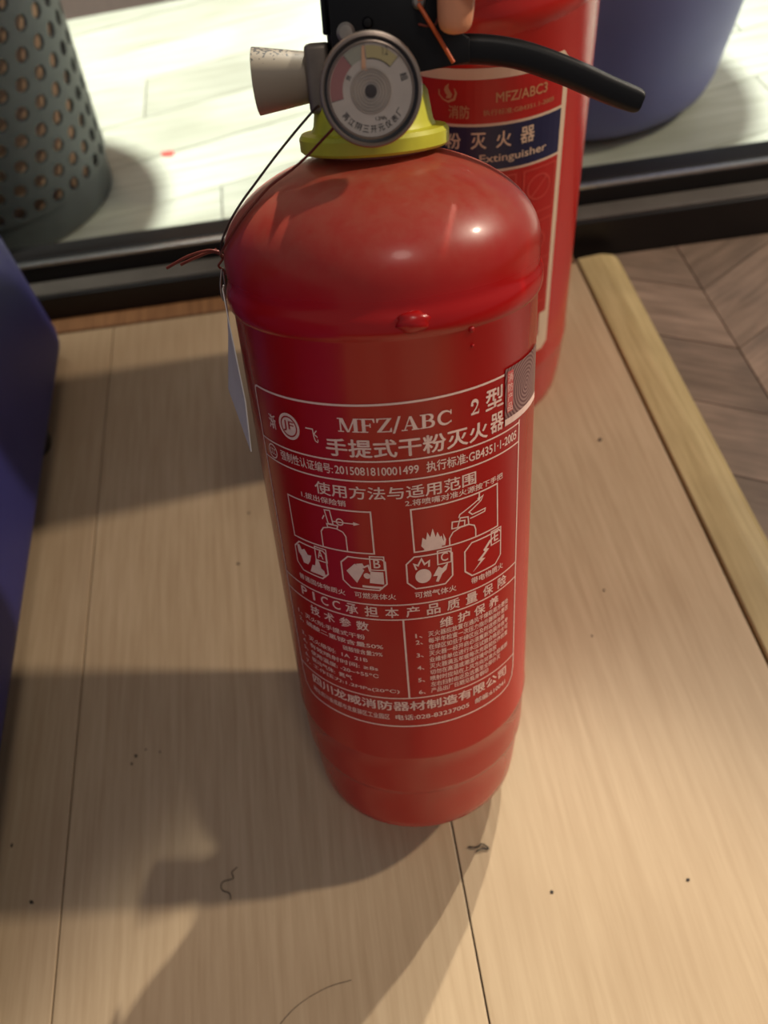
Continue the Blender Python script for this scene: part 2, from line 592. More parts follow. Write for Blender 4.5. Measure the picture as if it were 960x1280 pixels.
# ------------------------------------------------------------------ flat print laid on a cylinder
class Sheet:
    """Flat print in millimetres (u round the cylinder, v up it), wrapped onto radius R."""

    def __init__(self, R, z0=0.0, h=0.00012, map3=None):
        self.R, self.h, self.z0 = R, h, z0
        self.v, self.f = [], []
        self.map3 = map3

    def P(self, u, v):
        if self.map3:
            return self.map3(u, v)
        a = u / 1000 / self.R
        r = self.R + self.h
        return (r * math.sin(a), -r * math.cos(a), self.z0 + v / 1000)

    def poly(self, pts):
        b = len(self.v)
        self.v += [self.P(u, v) for u, v in pts]
        self.f.append(tuple(range(b, b + len(pts))))

    def stroke(self, pts, wd, closed=False, step=2.0):
        pts = list(pts)
        if closed:
            pts.append(pts[0])
        fine = []
        for (a, b), (c, d) in zip(pts[:-1], pts[1:]):
            L = math.hypot(c - a, d - b)
            k = max(1, int(L / step))
            fine += [(a + (c - a) * i / k, b + (d - b) * i / k) for i in range(k)]
        fine.append(pts[-1])
        n = len(fine)
        Ls, Rs = [], []
        for i, (x, y) in enumerate(fine):
            x0, y0 = fine[max(i - 1, 0)] if not (closed and i == 0) else fine[-2]
            x1, y1 = fine[min(i + 1, n - 1)] if not (closed and i == n - 1) else fine[1]
            t0 = Vector((x - x0, y - y0))
            t1 = Vector((x1 - x, y1 - y))
            t0 = t0.normalized() if t0.length > 1e-9 else t1.normalized()
            t1 = t1.normalized() if t1.length > 1e-9 else t0
            t = (t0 + t1)
            t = t.normalized() if t.length > 1e-6 else t1
            nn = Vector((-t.y, t.x))
            m = 1 / max(0.5, nn.dot(Vector((-t1.y, t1.x))))
            ww = (wd(i / (n - 1)) if callable(wd) else wd) / 2 * m
            Ls.append((x + nn.x * ww, y + nn.y * ww))
            Rs.append((x - nn.x * ww, y - nn.y * ww))
        for i in range(n - 1):
            self.poly((Ls[i], Rs[i], Rs[i + 1], Ls[i + 1]))

    def rect(self, x0, y0, x1, y1):
        k = max(1, int((x1 - x0) / 2.0))
        for i in range(k):
            a = x0 + (x1 - x0) * i / k
            b = x0 + (x1 - x0) * (i + 1) / k
            self.poly(((a, y0), (b, y0), (b, y1), (a, y1)))

    def disc(self, cx, cy, r, ry=None, n=28):
        ry = ry or r
        self.poly([(cx + r * math.cos(2 * PI * i / n), cy + ry * math.sin(2 * PI * i / n)) for i in range(n)])

    def ring(self, cx, cy, r, wd, n=28):
        self.stroke([(cx + r * math.cos(2 * PI * i / n), cy + r * math.sin(2 * PI * i / n)) for i in range(n)], wd, True, 99)

    def text(self, s, u0, u1, vbase, vtop, bold=0.0, arc=None):
        """Text fitted to the box u0..u1, vbase..vtop (millimetres)."""
        vs, fs = text_mesh(s, bold)
        if not vs:
            return
        xs = [p[0] for p in vs]
        ys = [p[1] for p in vs]
        x0, x1, y0, y1 = min(xs), max(xs), min(ys), max(ys)
        b = len(self.v)
        for x, y in vs:
            u = u0 + (x - x0) / (x1 - x0) * (u1 - u0)
            v = vbase + (y - y0) / (y1 - y0) * (vtop - vbase)
            if arc:
                u, v = arc(u, v)
            self.v.append(self.P(u, v))
        self.f += [tuple(i + b for i in f) for f in fs]

    def build(self, name, material, parent):
        me = bpy.data.meshes.new(name)
        me.from_pydata(self.v, [], self.f)
        me.update()
        return link_mesh(name, me, material, parent)


_txt = {}


def text_mesh(s, bold=0.0):
    key = (s, bold)
    if key in _txt:
        return _txt[key]
    cu = bpy.data.curves.new('lettering', 'FONT')
    cu.body = s
    cu.resolution_u = 3
    cu.fill_mode = 'FRONT'
    cu.dimensions = '2D'
    o = bpy.data.objects.new('lettering', cu)
    C.objects.link(o)
    dg = bpy.context.evaluated_depsgraph_get()
    me = bpy.data.meshes.new_from_object(o.evaluated_get(dg))
    v0 = [(v.co.x, v.co.y) for v in me.vertices]
    f0 = [tuple(p.vertices) for p in me.polygons]
    vs, fs = [], []
    for dx, dy in (((-1.5, 0), (1.5, 0), (0, 1.3), (0, -1.3)) if bold else ((0, 0),)):
        b0 = len(vs)
        vs += [(x + dx * bold, y + dy * bold) for x, y in v0]
        fs += [tuple(i + b0 for i in f) for f in f0]
    bpy.data.objects.remove(o)
    bpy.data.curves.remove(cu)
    bpy.data.meshes.remove(me)
    _txt[key] = (vs, fs)
    return vs, fs


# slab-serif capitals for the model line, unit height: list of polygons and strokes
def arc_pts(cx, cy, rx, ry, a0, a1, n=14):
    return [(cx + rx * math.cos(math.radians(a0 + (a1 - a0) * i / n)), cy + ry * math.sin(math.radians(a0 + (a1 - a0) * i / n))) for i in range(n + 1)]


def serif(sheet, ch, x, y, h, wdt):
    T, t, s = .19, .075, .075

    def q(a, b):
        return (x + a * wdt, y + b * h)

    def R(a, b, c, d):
        sheet.poly((q(a, b), q(c, b), q(c, d), q(a, d)))

    def S(pts, wd):
        sheet.stroke([q(*p) for p in pts], (lambda f: wd(f) * h) if callable(wd) else wd * h, step=1.0)
    if ch == 'M':
        R(.10, 0, .17, 1); R(.74, 0, .92, 1); R(0, 0, .28, s); R(.66, 0, 1, s); R(0, 1 - s, .22, 1); R(.80, 1 - s, 1, 1)
        sheet.poly((q(.07, 1), q(.27, 1), q(.52, .0), q(.42, .0)))
        sheet.poly((q(.76, 1), q(.84, 1), q(.52, .0), q(.45, .0)))
    elif ch == 'F':
        R(.13, 0, .36, 1); R(0, 0, .52, s); R(0, 1 - s, .95, 1); R(.36, .47, .68, .55); R(.62, .36, .69, .66)
        sheet.poly((q(.88, .7), q(.95, .7), q(.95, 1), q(.78, 1)))
    elif ch == 'Z':
        R(.03, 1 - s, .97, 1); R(.03, 0, .97, s)
        sheet.poly((q(.03, .05), q(.28, .05), q(.97, .95), q(.72, .95)))
        sheet.poly((q(.03, .7), q(.1, .7), q(.22, 1), q(.03, 1)))
        sheet.poly((q(.9, .3), q(.97, .3), q(.97, 0), q(.78, 0)))
    elif ch == '/':
        sheet.poly((q(.0, -.12), q(.28, -.12), q(1, 1.08), q(.72, 1.08)))
    elif ch == 'A':
        sheet.poly((q(.13, 0), q(.20, 0), q(.52, .98), q(.45, .98)))
        sheet.poly((q(.66, 0), q(.92, 0), q(.58, 1), q(.44, 1)))
        R(.27, .30, .72, .38); R(0, 0, .34, s); R(.56, 0, 1, s)
    elif ch == 'B':
        R(.13, 0, .36, 1); R(0, 0, .5, s); R(0, 1 - s, .5, 1); R(.3, .48, .55, .55)
        S([(.5, .965)] + arc_pts(.5, .74, .27, .215, 80, -80) + [(.5, .52)], lambda f: .07 + .13 * math.sin(PI * f))
        S([(.5, .51)] + arc_pts(.52, .275, .32, .235, 85, -85) + [(.5, .04)], lambda f: .07 + .14 * math.sin(PI * f))
    elif ch == 'C':
        S(arc_pts(.54, .5, .42, .46, 42, 318, 22), lambda f: .07 + .14 * math.sin(PI * f))
        R(.86, .68, .93, 1.0); R(.86, .1, .92, .26)
    elif ch == '2':
        S(arc_pts(.48, .70, .33, .26, 175, -20, 14) + [(.62, .40), (.30, .16), (.12, .05)], lambda f: .09 + .13 * math.sin(PI * min(1, f * 1.25)))
        R(.08, 0, .92, .14)
        sheet.poly((q(.86, 0), q(.94, .3), q(.99, .3), q(.95, 0)))
        sheet.disc(*q(.2, .7), .1 * h)


# ================================================================== THE SETTING
FZ = -0.012                                     # parquet and passage floor level
MS = -0.07                                      # the glass front runs slightly askew to the boards


def fy(x, off=0.0):                             # front line of the window track
    return 0.558 + MS * x + off


# --- parquet of the room: chevron of separate blocks
floor = prism('floor', [(-1.6, -1.2), (1.6, -1.2), (1.6, fy(1.6, -0.0005)), (-1.6, fy(-1.6, -0.0005))], FZ - 0.05, FZ - 0.0045, 'subfloor')
tag(floor, 'dark bed under the grey-brown chevron parquet floor', kind='structure')
SP = 0.072
colw = 0.25
sl = math.tan(math.radians(30))
for ci, x0 in enumerate((0.04, 0.29, 0.54)):
    up = -sl if ci % 2 == 0 else sl
    x1 = x0 + colw
    for k in range(-14, 13):
        seam = 0.4055 + SP * k                  # height on the shared seam
        if ci == 0:
            yl, yr = seam + sl * colw, seam
        elif ci == 1:
            yl, yr = seam, seam + sl * colw
        else:
            yl, yr = seam + sl * colw, seam
        g = 0.0006
        poly = [(x0 + g, yl + g), (x1 - g, yr + g), (x1 - g, yr + SP - g), (x0 + g, yl + SP - g)]
        if max(p[1] for p in poly) > fy(x0) - 0.001:
            # cut the block off at the window track
            lim = [(p[0], min(p[1], fy(p[0]) - 0.001)) for p in poly]
            if poly[0][1] > fy(x0) or poly[1][1] > fy(x1):
                # clip properly against the track line
                out = []
                for (a, b), (c, d) in zip(poly, poly[1:] + poly[:1]):
                    ia = b <= fy(a) - 0.001
                    ic = d <= fy(c) - 0.001
                    if ia:
                        out.append((a, b))
                    if ia != ic:
                        fa, fc = b - fy(a) + 0.001, d - fy(c) + 0.001
                        t = fa / (fa - fc)
                        out.append((a + (c - a) * t, b + (d - b) * t))
                if len(out) < 3:
                    continue
                poly = out
            else:
                out = []
                for (a, b), (c, d) in zip(poly, poly[1:] + poly[:1]):
                    ia = b <= fy(a) - 0.001
                    ic = d <= fy(c) - 0.001
                    if ia:
                        out.append((a, b))
                    if ia != ic:
                        fa, fc = b - fy(a) + 0.001, d - fy(c) + 0.001
                        t = fa / (fa - fc)
                        out.append((a + (c - a) * t, b + (d - b) * t))
                poly = out
        if max(p[1] for p in poly) < -0.4 or len(poly) < 3:
            continue
        prism('parquet_block', poly, FZ - 0.004, FZ - random.uniform(0, 0.0004), 'parquet_b' if ci == 1 else 'parquet', floor)

# --- passage floor beyond the glass: pale planks
pfloor = prism('floor_passage', [(-1.6, fy(-1.6, 0.07)), (1.6, fy(1.6, 0.07)), (1.6, 1.30), (-1.6, 1.30)], FZ - 0.05, FZ - 0.0035, 'subfloor')
tag(pfloor, 'bed of the pale plank floor in the passage', kind='structure')
pw = 0.095
pslope = 0.20
for k in range(-5, 12):
    y0 = 0.50 + pw * k
    offs = random.uniform(0, 0.5)
    xx = -1.58 + offs - 0.5
    while xx < 1.58:
        a, b = max(-1.58, xx), min(1.58, xx + 0.75)
        xx += 0.75
        if b - a < 0.02:
            continue
        g = 0.0007
        poly = [(a + g, y0 + pslope * a + g), (b - g, y0 + pslope * b + g), (b - g, y0 + pslope * b + pw - g), (a + g, y0 + pslope * a + pw - g)]

        def clip(poly, f):
            out = []
            for p, q in zip(poly, poly[1:] + poly[:1]):
                fp, fq = f(p), f(q)
                if fp >= 0:
                    out.append(p)
                if (fp >= 0) != (fq >= 0):
                    t = fp / (fp - fq)
                    out.append((p[0] + (q[0] - p[0]) * t, p[1] + (q[1] - p[1]) * t))
            return out
        poly = clip(poly, lambda p: p[1] - fy(p[0], 0.071))
        if len(poly) >= 3:
            poly = clip(poly, lambda p: 1.285 - p[1])
        if len(poly) < 3:
            continue
        prism('plank', poly, FZ - 0.003, FZ - random.uniform(0, 0.0004), 'pale_plank', pfloor)

# --- far wall of the passage with its skirting
fw = box('wall_far', (-1.6, 0.10, 1.268, 1.32, FZ, 1.2), 'wallpink')
tag(fw, 'pinkish plastered wall at the far side of the passage', kind='structure')
bb = extrude_profile('baseboard_far', [(0, 0), (0.012, 0), (0.012, 0.045), (0.008, 0.05), (0, 0.05)], (-1.6, 1.268, FZ), (0.10, 1.268, FZ), (0, 0, 1), 'mauve')
tag(bb, 'mauve-brown skirting along the far passage wall', kind='structure')

# --- glass front with its low black track
win = empty('window_1', (0, fy(0), FZ))
tag(win, 'floor-length glass front standing in a stepped black track', kind='structure')
win.rotation_euler = (0, 0, math.atan(MS))


def wbox(name, y0, y1, z0, z1, m, bev=0.0, x0=-1.5, x1=1.5):
    return box(name, (x0, x1, y0, y1, z0 - FZ, z1 - FZ), m, win, bev)


wbox('track_base', 0.0, 0.068, FZ - 0.02, 0.024, 'frame', 0.0015)
wbox('track_ledge', 0.0025, 0.021, 0.0235, 0.0262, 'frame_grey', 0.0008)
wbox('track_rail', 0.022, 0.052, 0.023, 0.040, 'frame', 0.001)
wbox('steel_bead', 0.0225, 0.0275, 0.0398, 0.0430, 'bead', 0.0006)
wbox('glazing_gasket', 0.0285, 0.050, 0.0395, 0.0435, 'frame', 0.001)
wbox('pane', 0.036, 0.042, 0.042, 1.20, 'glass')
wbox('head_rail', 0.020, 0.060, 1.20, 1.27, 'frame', 0.002)

# --- raised platform of pale boards
plat = empty('wooden_platform', (0, 0.2, 0))
tag(plat, 'low platform of pale oak boards edged with a yellow pine strip', 'platform')


def pprism(name, poly, z0, z1, m, bev):
    o = prism(name, poly, z0, z1, m, None, bev)
    o.parent = plat
    o.matrix_parent_inverse = plat.matrix_world.inverted()
    o.location = (0, 0, 0)
    return o


def py(x):
    return 0.538 + MS * x


plat.location = (0, 0, 0)
xs = [(-0.75, -0.4125), (-0.4115, -0.2047), (-0.2039, 0.0037), (0.0045, 0.1965)]
for a, b in xs:
    o = prism('board', [(a, -0.45), (b, -0.45), (b, py(b)), (a, py(a))], FZ, 0.0, 'plywood', plat, 0.0004)
tr = extrude_profile('edge_strip',
                     [(0, 0), (0.0375, 0), (0.0365, 0.005), (0.031, 0.0105), (0.022, 0.0132), (0.018, 0.0136), (0.001, 0.0130), (0, 0.0122)],
                     (0.1985, 0.528, FZ), (0.1985, -0.45, FZ), (0, 0, 1), 'trim', plat)
tag(tr, 'yellow pine edging strip')
# flip to the right-hand side of the start line
for v in tr.data.vertices:
    if v.co.x < 0.1985 - 1e-6:
        v.co.x = 0.1985 + (0.1985 - v.co.x)
bs = prism('brown_batten', [(-0.75, py(-0.75) + 0.0008), (0.196, py(0.196) + 0.0008), (0.196, fy(0.196) - 0.0008), (-0.75, fy(-0.75) - 0.0008)], FZ, 0.0015, 'brown', plat, 0.0006)
tag(bs, 'dark brown batten between boards and window track')


# ================================================================== FRONT EXTINGUISHER
U = Vector((0.0850477, 0.37674213, 0.92240569))
FRONT = Vector((-0.07491245, -0.92072181, 0.38296145))
SIDE = Vector((0.99355675, -0.10166966, -0.05008259))
BASE = Vector((-0.00659791, 0.13605192, 0.01931735))
LM = Matrix(((SIDE.x, -FRONT.x, U.x, BASE.x), (SIDE.y, -FRONT.y, U.y, BASE.y), (SIDE.z, -FRONT.z, U.z, BASE.z), (0, 0, 0, 1)))
EX = empty('fire_extinguisher')
EX.matrix_world = LM
tag(EX, 'red fire extinguisher with round gauge and yellow collar, tilted back by a hand', 'fire extinguisher')

R = 0.055
prof = [(0, 0.006), (0.036, 0.006), (0.044, 0.004), (0.0470, 0.0008), (0.0490, 0.0003), (0.0500, 0.0015), (0.0507, 0.006), (0.0518, 0.018),
        (0.0526, 0.0285), (0.0530, 0.0300), (0.0538, 0.0312), (0.0540, 0.0335), (0.0544, 0.045), (0.0546, 0.0535), (0.0552, 0.0548), (0.0553, 0.0566),
        (0.0550, 0.058), (0.0550, 0.15), (0.0550, 0.2440), (0.0556, 0.2449), (0.0562, 0.2458), (0.0566, 0.2474), (0.0566, 0.2502), (0.0562, 0.2520),
        (0.0556, 0.2532), (0.0553, 0.2550), (0.0555, 0.260)]
for i in range(1, 15):
    t = i / 14 * math.acos(0.018 / 0.0555)
    prof.append((0.0555 * math.cos(t), 0.260 + 0.0322 * math.sin(t)))
prof += [(0.0175, 0.296)]
body = lathe('cylinder_body', prof, 'red', EX, 128, angle=50)
# weld bead on the seam
bm = bmesh.new()
bmesh.ops.create_uvsphere(bm, u_segments=20, v_segments=12, radius=1.0)
a = 7.6 / 55
for v in bm.verts:
    x, y, z = v.co
    p = Vector((x * 0.0052, y * 0.0026, z * 0.0034))
    p.x += 0.0006 * math.sin(z * 7 + y * 3)
    v.co = Vector((0.0562 * math.sin(a) + p.x * math.cos(a) - p.y * math.sin(a), -0.0562 * math.cos(a) + p.x * math.sin(a) + p.y * math.cos(a), 0.2500 + p.z))
obj('weld_bead', bm, 'red', body, True)
for (uu, vv, rr) in ((27.0, 244.0, 0.0011), (27.4, 238.5, 0.0006)):
    bm = bmesh.new()
    bmesh.ops.create_uvsphere(bm, u_segments=10, v_segments=8, radius=rr)
    aa = uu / 55
    for v in bm.verts:
        v.co = v.co + Vector((0.0551 * math.sin(aa), -0.0551 * math.cos(aa), vv / 1000))
    obj('paint_drip', bm, 'red', body, True)

# --- printed label -----------------------------------------------------
LB = Sheet(R)                                     # rules and frames
lw = 0.75
UL, UR = -58.2, 51.6
LB.stroke([(41.5, 224.4), (UL + 2, 222.6), (UL + .5, 222.0), (UL, 220.5), (UL, 87), (UL + 1.2, 80), (UL + 5, 76.8), (UL + 9, 76.2), (UR - 9, 76.2), (UR - 4, 77.2), (UR - 1, 80.5), (UR, 86), (UR, 204)], lw)
for v, in ((203.0,), (195.4,), (141.6,), (134.4,), (92.6,)):
    LB.stroke([(UL, v - .5), (0, v), (UR, v)], 0.6)
LB.stroke([(-1.8, 134.4), (-1.6, 92.6)], 0.75)
LB.stroke([(-46, 182.6), (-10.5, 183.0), (-10.5, 165.2), (-45.7, 164.6)], 0.6, True)
LB.stroke([(3.6, 183.4), (38.4, 184.0), (38.8, 165.6), (4.0, 165.3)], 0.6, True)


def octagon(x0, x1, y0, y1, c, wd):
    LB.stroke([(x0 + c, y1), (x1 - c * .4, y1), (x1, y1 - c * .4), (x1, y0 + c), (x1 - c, y0), (x0 + c, y0), (x0, y0 + c), (x0, y1 - c)], wd, True)


octagon(-46.5, -30.3, 149.2, 162.6, 3, 0.6)
octagon(-23.8, -6.8, 148.6, 162.8, 3, 0.6)
octagon(0.8, 18.0, 148.8, 163.2, 3, 0.6)
octagon(23.2, 40.6, 148.6, 163.6, 3, 0.6)
LB.build('label_rules', 'print', body)

TX = Sheet(R, h=0.00013)                          # lettering
x = -18.9
for ch, wd, adv in (('M', 7.4, 7.6), ('F', 5.2, 5.4), ('Z', 5.2, 5.2), ('/', 2.9, 2.9), ('A', 6.0, 6.2), ('B', 5.3, 5.7), ('C', 5.5, 0)):
    serif(TX, ch, x, 213.8, 5.0, wd)
    x += adv
serif(TX, '2', 26.3, 214.6, 5.2, 3.6)
TX.text('型', 32.6, 41.2, 214.0, 221.6, 0.012)
TX.text('手提式干粉灭火', -24.2, 33.6, 204.4, 211.2, 0.014)
TX.text('器', 34.8, 41.4, 204.8, 212.0, 0.014)
TX.text('渐', -50.6, -46.4, 208.6, 214.2, 0.012)
TX.text('飞', -31.6, -26.8, 208.4, 213.6, 0.0)
TX.text('强制性认证编号:', -46.4, -22.6, 197.2, 201.2, 0.01)
TX.text('2015081810001499', -21.9, 7.2, 197.6, 200.8, 0.012)
TX.text('执行标准:', 9.8, 25.0, 197.3, 201.4, 0.012)
TX.text('GB4351·1-2005', 25.4, 49.6, 197.4, 200.9, 0.012)
TX.text('使用方法与适用范围', -31.0, 28.4, 188.0, 193.2, 0.01)
TX.text('1.拔出保险销', -38.0, -19.2, 184.4, 187.0, 0.012)
TX.text('2.将喷嘴对准火源按下手把', 1.8, 41.4, 184.9, 187.5, 0.012)
TX.text('普通固体物质火', -46.8, -23.6, 144.0, 146.7, 0.012)
TX.text('可燃液体火', -19.8, -3.8, 144.2, 147.0, 0.012)
TX.text('可燃气体火', 3.2, 19.4, 144.2, 147.2, 0.012)
TX.text('带电物质火', 25.8, 42.2, 144.4, 147.4, 0.012)
x = -47.0
for i, ch in enumerate('PICC'):
    wch = 1.2 if ch == 'I' else 3.6
    TX.text(ch, x + (3.6 - wch) / 2, x + (3.6 + wch) / 2, 135.9, 140.2, 0.012)
    x += 5.6
for i, ch in enumerate('承担本产品质量保险'):
    x = -24.4 + i * 7.95
    TX.text(ch, x, x + 5.3, 135.5, 140.6, 0.012)
for i, ch in enumerate('技术参数'):
    TX.text(ch, -42.8 + i * 7.4, -37.6 + i * 7.4, 127.9, 132.6, 0.014)
for i, ch in enumerate('维护保养'):
    TX.text(ch, 12.2 + i * 7.4, 17.6 + i * 7.4, 127.9, 132.8, 0.014)
TX.text('四川龙威消防器材制造有限公司', -49.4, 45.6, 85.4, 90.8, 0.016)
TX.text('地址:四川省成都市龙泉驿区工业园区', -50.0, -10.4, 80.0, 83.2, 0.012)
TX.text('电话:028-83237005', -8.0, 24.0, 80.0, 83.2, 0.012)
TX.text('邮编:610041', 27.0, 45.0, 80.0, 83.2, 0.012)
left = [('1、', '灭火剂:手提式干粉', 30), ('2、', '磷酸二氢铵含量50%', 37), ('', '        硫酸铵含量29%', 37), ('3、', '灭火级别:  1A  21B', 30), ('4、', '有效喷射时间: ≥8s', 34),
        ('5、', '使用温度: -20~+55℃', 34), ('6、', '驱动气体:  氮气', 22), ('7、', '工作压力:1.2MPa(20℃)', 42)]
for i, (n_, s, wd) in enumerate(left):
    v = 123.2 - i * 4.0
    if n_:
        TX.text(n_, -52.4, -49.4, v, v + 2.2, 0.012)
    if s.startswith('  '):
        TX.text(s.strip(), -28, -28 + 17, v, v + 2.6, 0.012)
    else:
        TX.text(s, -47.4, -47.4 + wd, v, v + 2.6, 0.012)
right = [('1、', '灭火器应放置在通风干燥取用方便处'), ('2、', '每半年检查一次压力指示器指针是否'), ('', '在绿区如低于绿区应及时送修充装'),
         ('3、', '灭火器一经开启必须重新充装并由专'), ('', '业维修单位进行水压试验合格后方可'), ('4、', '灭火器满五年或每次充装前应作检查'),
         ('', '切勿在高温或潮湿环境中存放'), ('5、', '喷射时应站在上风方向对准火焰根部'), ('', '左右扫射由近及远直至全部扑灭'), ('6、', '产品出厂日期见瓶身钢印')]
for i, (n_, s) in enumerate(right):
    v = 124.6 - i * 3.35
    if n_:
        TX.text(n_, 2.4, 5.2, v, v + 2.3, 0.016)
    TX.text(s, 7.4, 7.4 + 2.42 * len(s), v, v + 2.75, 0.012)
TX.text('A', -34.2, -31.6, 158.6, 162.6, 0.01)
TX.text('B', -11.2, -8.6, 158.8, 162.8, 0.01)
TX.text('C', 13.6, 16.4, 159.2, 163.0, 0.01)
TX.text('E', 36.8, 39.2, 159.4, 163.4, 0.01)
TX.build('label_lettering', 'print', body)

PC = Sheet(R, h=0.00014)                          # pictograms and emblem
PC.disc(-39.3, 212.1, 5.0, 5.0)
PC.build('emblem_disc', 'print', body)
PC = Sheet(R, h=0.00014)
PC.ring(-51.6, 198.6, 2.7, 0.55)
PC.text('CCC', -53.5, -49.8, 197.3, 199.9, 0.01)
PC.build('certification_mark', 'print', body)
PC = Sheet(R, h=0.00014)
# picture 1: extinguisher with drawn pin
PC.stroke([(-30.8, 164.9), (-30.8, 171.8), (-29.6, 173.6), (-27, 174.4), (-24, 174.4), (-21.6, 173.4), (-20.6, 171.6), (-20.6, 165.1)], 0.5)
PC.stroke([(-27.6, 174.4), (-27.9, 175.8), (-23.4, 175.8), (-23.8, 174.4)], 0.5)
PC.stroke([(-27.2, 176.0), (-28.2, 181.6), (-26.0, 181.8), (-25.2, 176.0)], 0.5, True)
PC.stroke([(-29.6, 177.4), (-28.6, 179.2)], 0.5)
PC.ring(-22.4, 177.6, 1.3, 0.5)
PC.stroke([(-25.4, 177.4), (-15.4, 177.6)], 0.45)
PC.poly([(-17.2, 178.4), (-14.8, 177.6), (-17.2, 176.8)])
PC.build('pictogram', 'print', body)
PC = Sheet(R, h=0.00014)
# picture 2: extinguisher with levers, arrow and fire
PC.stroke([(17.2, 165.5), (17.2, 168.6), (18.6, 170.8), (21.5, 172.0), (25.2, 172.0), (27.4, 170.8), (28.0, 168.8), (28.0, 165.6)], 0.5)
PC.stroke([(18.2, 172.4), (23.2, 172.0), (23.4, 174.4), (18.4, 175.2)], 0.5, True)
PC.stroke([(20.4, 172.2), (21.6, 176.0), (24.8, 175.4), (25.0, 172.2)], 0.5, True)
PC.stroke([(21.0, 176.2), (21.4, 177.4), (31.4, 182.0), (30.4, 180.2), (25.2, 177.2), (26.6, 175.8), (32.4, 176.2), (32.2, 175.0), (25.6, 174.4)], 0.5)
PC.stroke([(29.8, 184.2), (29.6, 181.6)], 0.6)
PC.poly([(28.8, 181.8), (30.6, 181.8), (29.6, 180.2)])
PC.poly([(7.2, 165.6), (14.0, 165.6), (14.9, 168.0), (14.2, 170.6)][::-1])
PC.poly([(6.6, 167.6), (8.0, 165.6), (14.2, 165.8), (13.6, 170.2), (12.7, 172.6), (12.0, 170.4), (11.0, 174.4), (10.0, 170.8), (9.0, 173.2), (8.4, 170.0), (7.2, 171.2)])
PC.stroke([(14.6, 166.2), (15.2, 168.4), (14.9, 171.0), (15.6, 168.6), (15.2, 166.2)], 0.5)
PC.build('pictogram', 'print', body)
# class A, B, C, E pictures
PC = Sheet(R, h=0.00014)
PC.poly([(-45.0, 160.8), (-43.6, 161.2), (-42.6, 159.2), (-41.0, 160.2), (-39.4, 158.0), (-37.6, 158.4), (-38.6, 155.4), (-40.0, 153.4), (-42.4, 153.2), (-43.4, 156.0), (-44.8, 157.4)])
PC.poly([(-39.2, 150.4), (-31.4, 150.4), (-32.0, 153.2), (-33.2, 154.0), (-34.0, 157.2), (-35.4, 157.8), (-36.2, 154.4), (-37.6, 154.2)])
PC.stroke([(-35.2, 157.6), (-30.0, 157.6), (-30.0, 163.6), (-35.2, 163.6)], 0.5, True)
PC.build('pictogram', 'print', body)
PC = Sheet(R, h=0.00014)
PC.poly([(-22.0, 156.2), (-18.4, 160.0), (-14.8, 157.6), (-18.2, 151.2)])
PC.poly([(-18.0, 160.0), (-15.4, 160.6), (-14.4, 158.6), (-16.0, 158.0)])
PC.poly([(-13.2, 151.8), (-7.8, 151.4), (-7.8, 157.0), (-12.6, 157.2)])
PC.stroke([(-15.4, 158.6), (-13.2, 159.8), (-12.6, 157.0)], 0.7)
PC.disc(-14.0, 155.0, 1.3)
PC.stroke([(-16.2, 150.0), (-8.4, 149.8)], 1.0)
PC.stroke([(-12.4, 157.9), (-7.2, 157.9), (-7.2, 163.9), (-12.4, 163.9)], 0.5, True)
PC.build('pictogram', 'print', body)
PC = Sheet(R, h=0.00014)
PC.disc(6.8, 154.2, 3.0, 3.2)
PC.stroke([(4.4, 157.4), (3.6, 160.0), (5.0, 159.2), (6.4, 162.0), (7.4, 159.4), (9.2, 160.6), (9.0, 158.0)], 0.7)
PC.poly([(10.4, 153.4), (12.6, 157.4), (14.0, 156.2), (16.4, 158.4), (15.6, 155.2), (14.0, 153.8), (12.4, 150.4), (11.4, 150.8), (12.2, 153.2)])
PC.stroke([(12.4, 158.2), (17.6, 158.2), (17.6, 164.2), (12.4, 164.2)], 0.5, True)
PC.build('pictogram', 'print', body)
PC = Sheet(R, h=0.00014)
PC.poly([(26.6, 150.0), (32.4, 154.2), (30.8, 154.6), (34.4, 157.6), (33.0, 158.2), (37.2, 161.8), (34.4, 161.2), (31.4, 158.0), (32.2, 157.2), (28.8, 154.4), (30.2, 153.8)])
PC.stroke([(35.4, 158.4), (40.6, 158.4), (40.6, 164.4), (35.4, 164.4)], 0.5, True)
PC.build('pictogram', 'print', body)
EM = Sheet(R, h=0.00022)
EM.ring(-39.3, 212.1, 3.7, 0.5)
EM.text('JF', -42.0, -36.8, 210.1, 214.2, 0.0)
EM.build('emblem_letters', 'print_hole', body)

# --- hologram sticker on the right of the label
me = bpy.data.meshes.new('hologram_sticker')
vs, fs, uvs = [], [], []
nu, nv = 14, 2
h0 = R + 0.0003
for i in range(nu + 1):
    for j in range(nv + 1):
        u = 41.9 + (69.5 - 41.9) * i / nu
        v = 205.2 + (226.2 - 205.2) * j / nv
        a = u / 55
        vs.append((h0 * math.sin(a), -h0 * math.cos(a), v / 1000))
        uvs.append((i / nu * 1.3, j / nv))
for i in range(nu):
    for j in range(nv):
        k = i * (nv + 1) + j
        fs.append((k, k + nv + 1, k + nv + 2, k + 1))
me.from_pydata(vs, [], fs)
uvl = me.uv_layers.new(name='UVMap')
for p in me.polygons:
    for li in p.loop_indices:
        uvl.data[li].uv = uvs[me.loops[li].vertex_index]
hs = link_mesh('hologram_sticker', me, 'holo', body, True)
tag(hs, 'small iridescent security sticker with rings')
HS = Sheet(R, h=0.00036)
HS.rect(42.0, 205.3, 69.0, 207.8)
HS.build('sticker_margin', 'print', hs)
HS2 = Sheet(R, h=0.00040)
HS2.rect(43.0, 210, 46.4, 225)
HS2.build('sticker_red_strip', mat('sticker_red', (206, 92, 88), 0.4), hs)
HS3 = Sheet(R, h=0.00044)
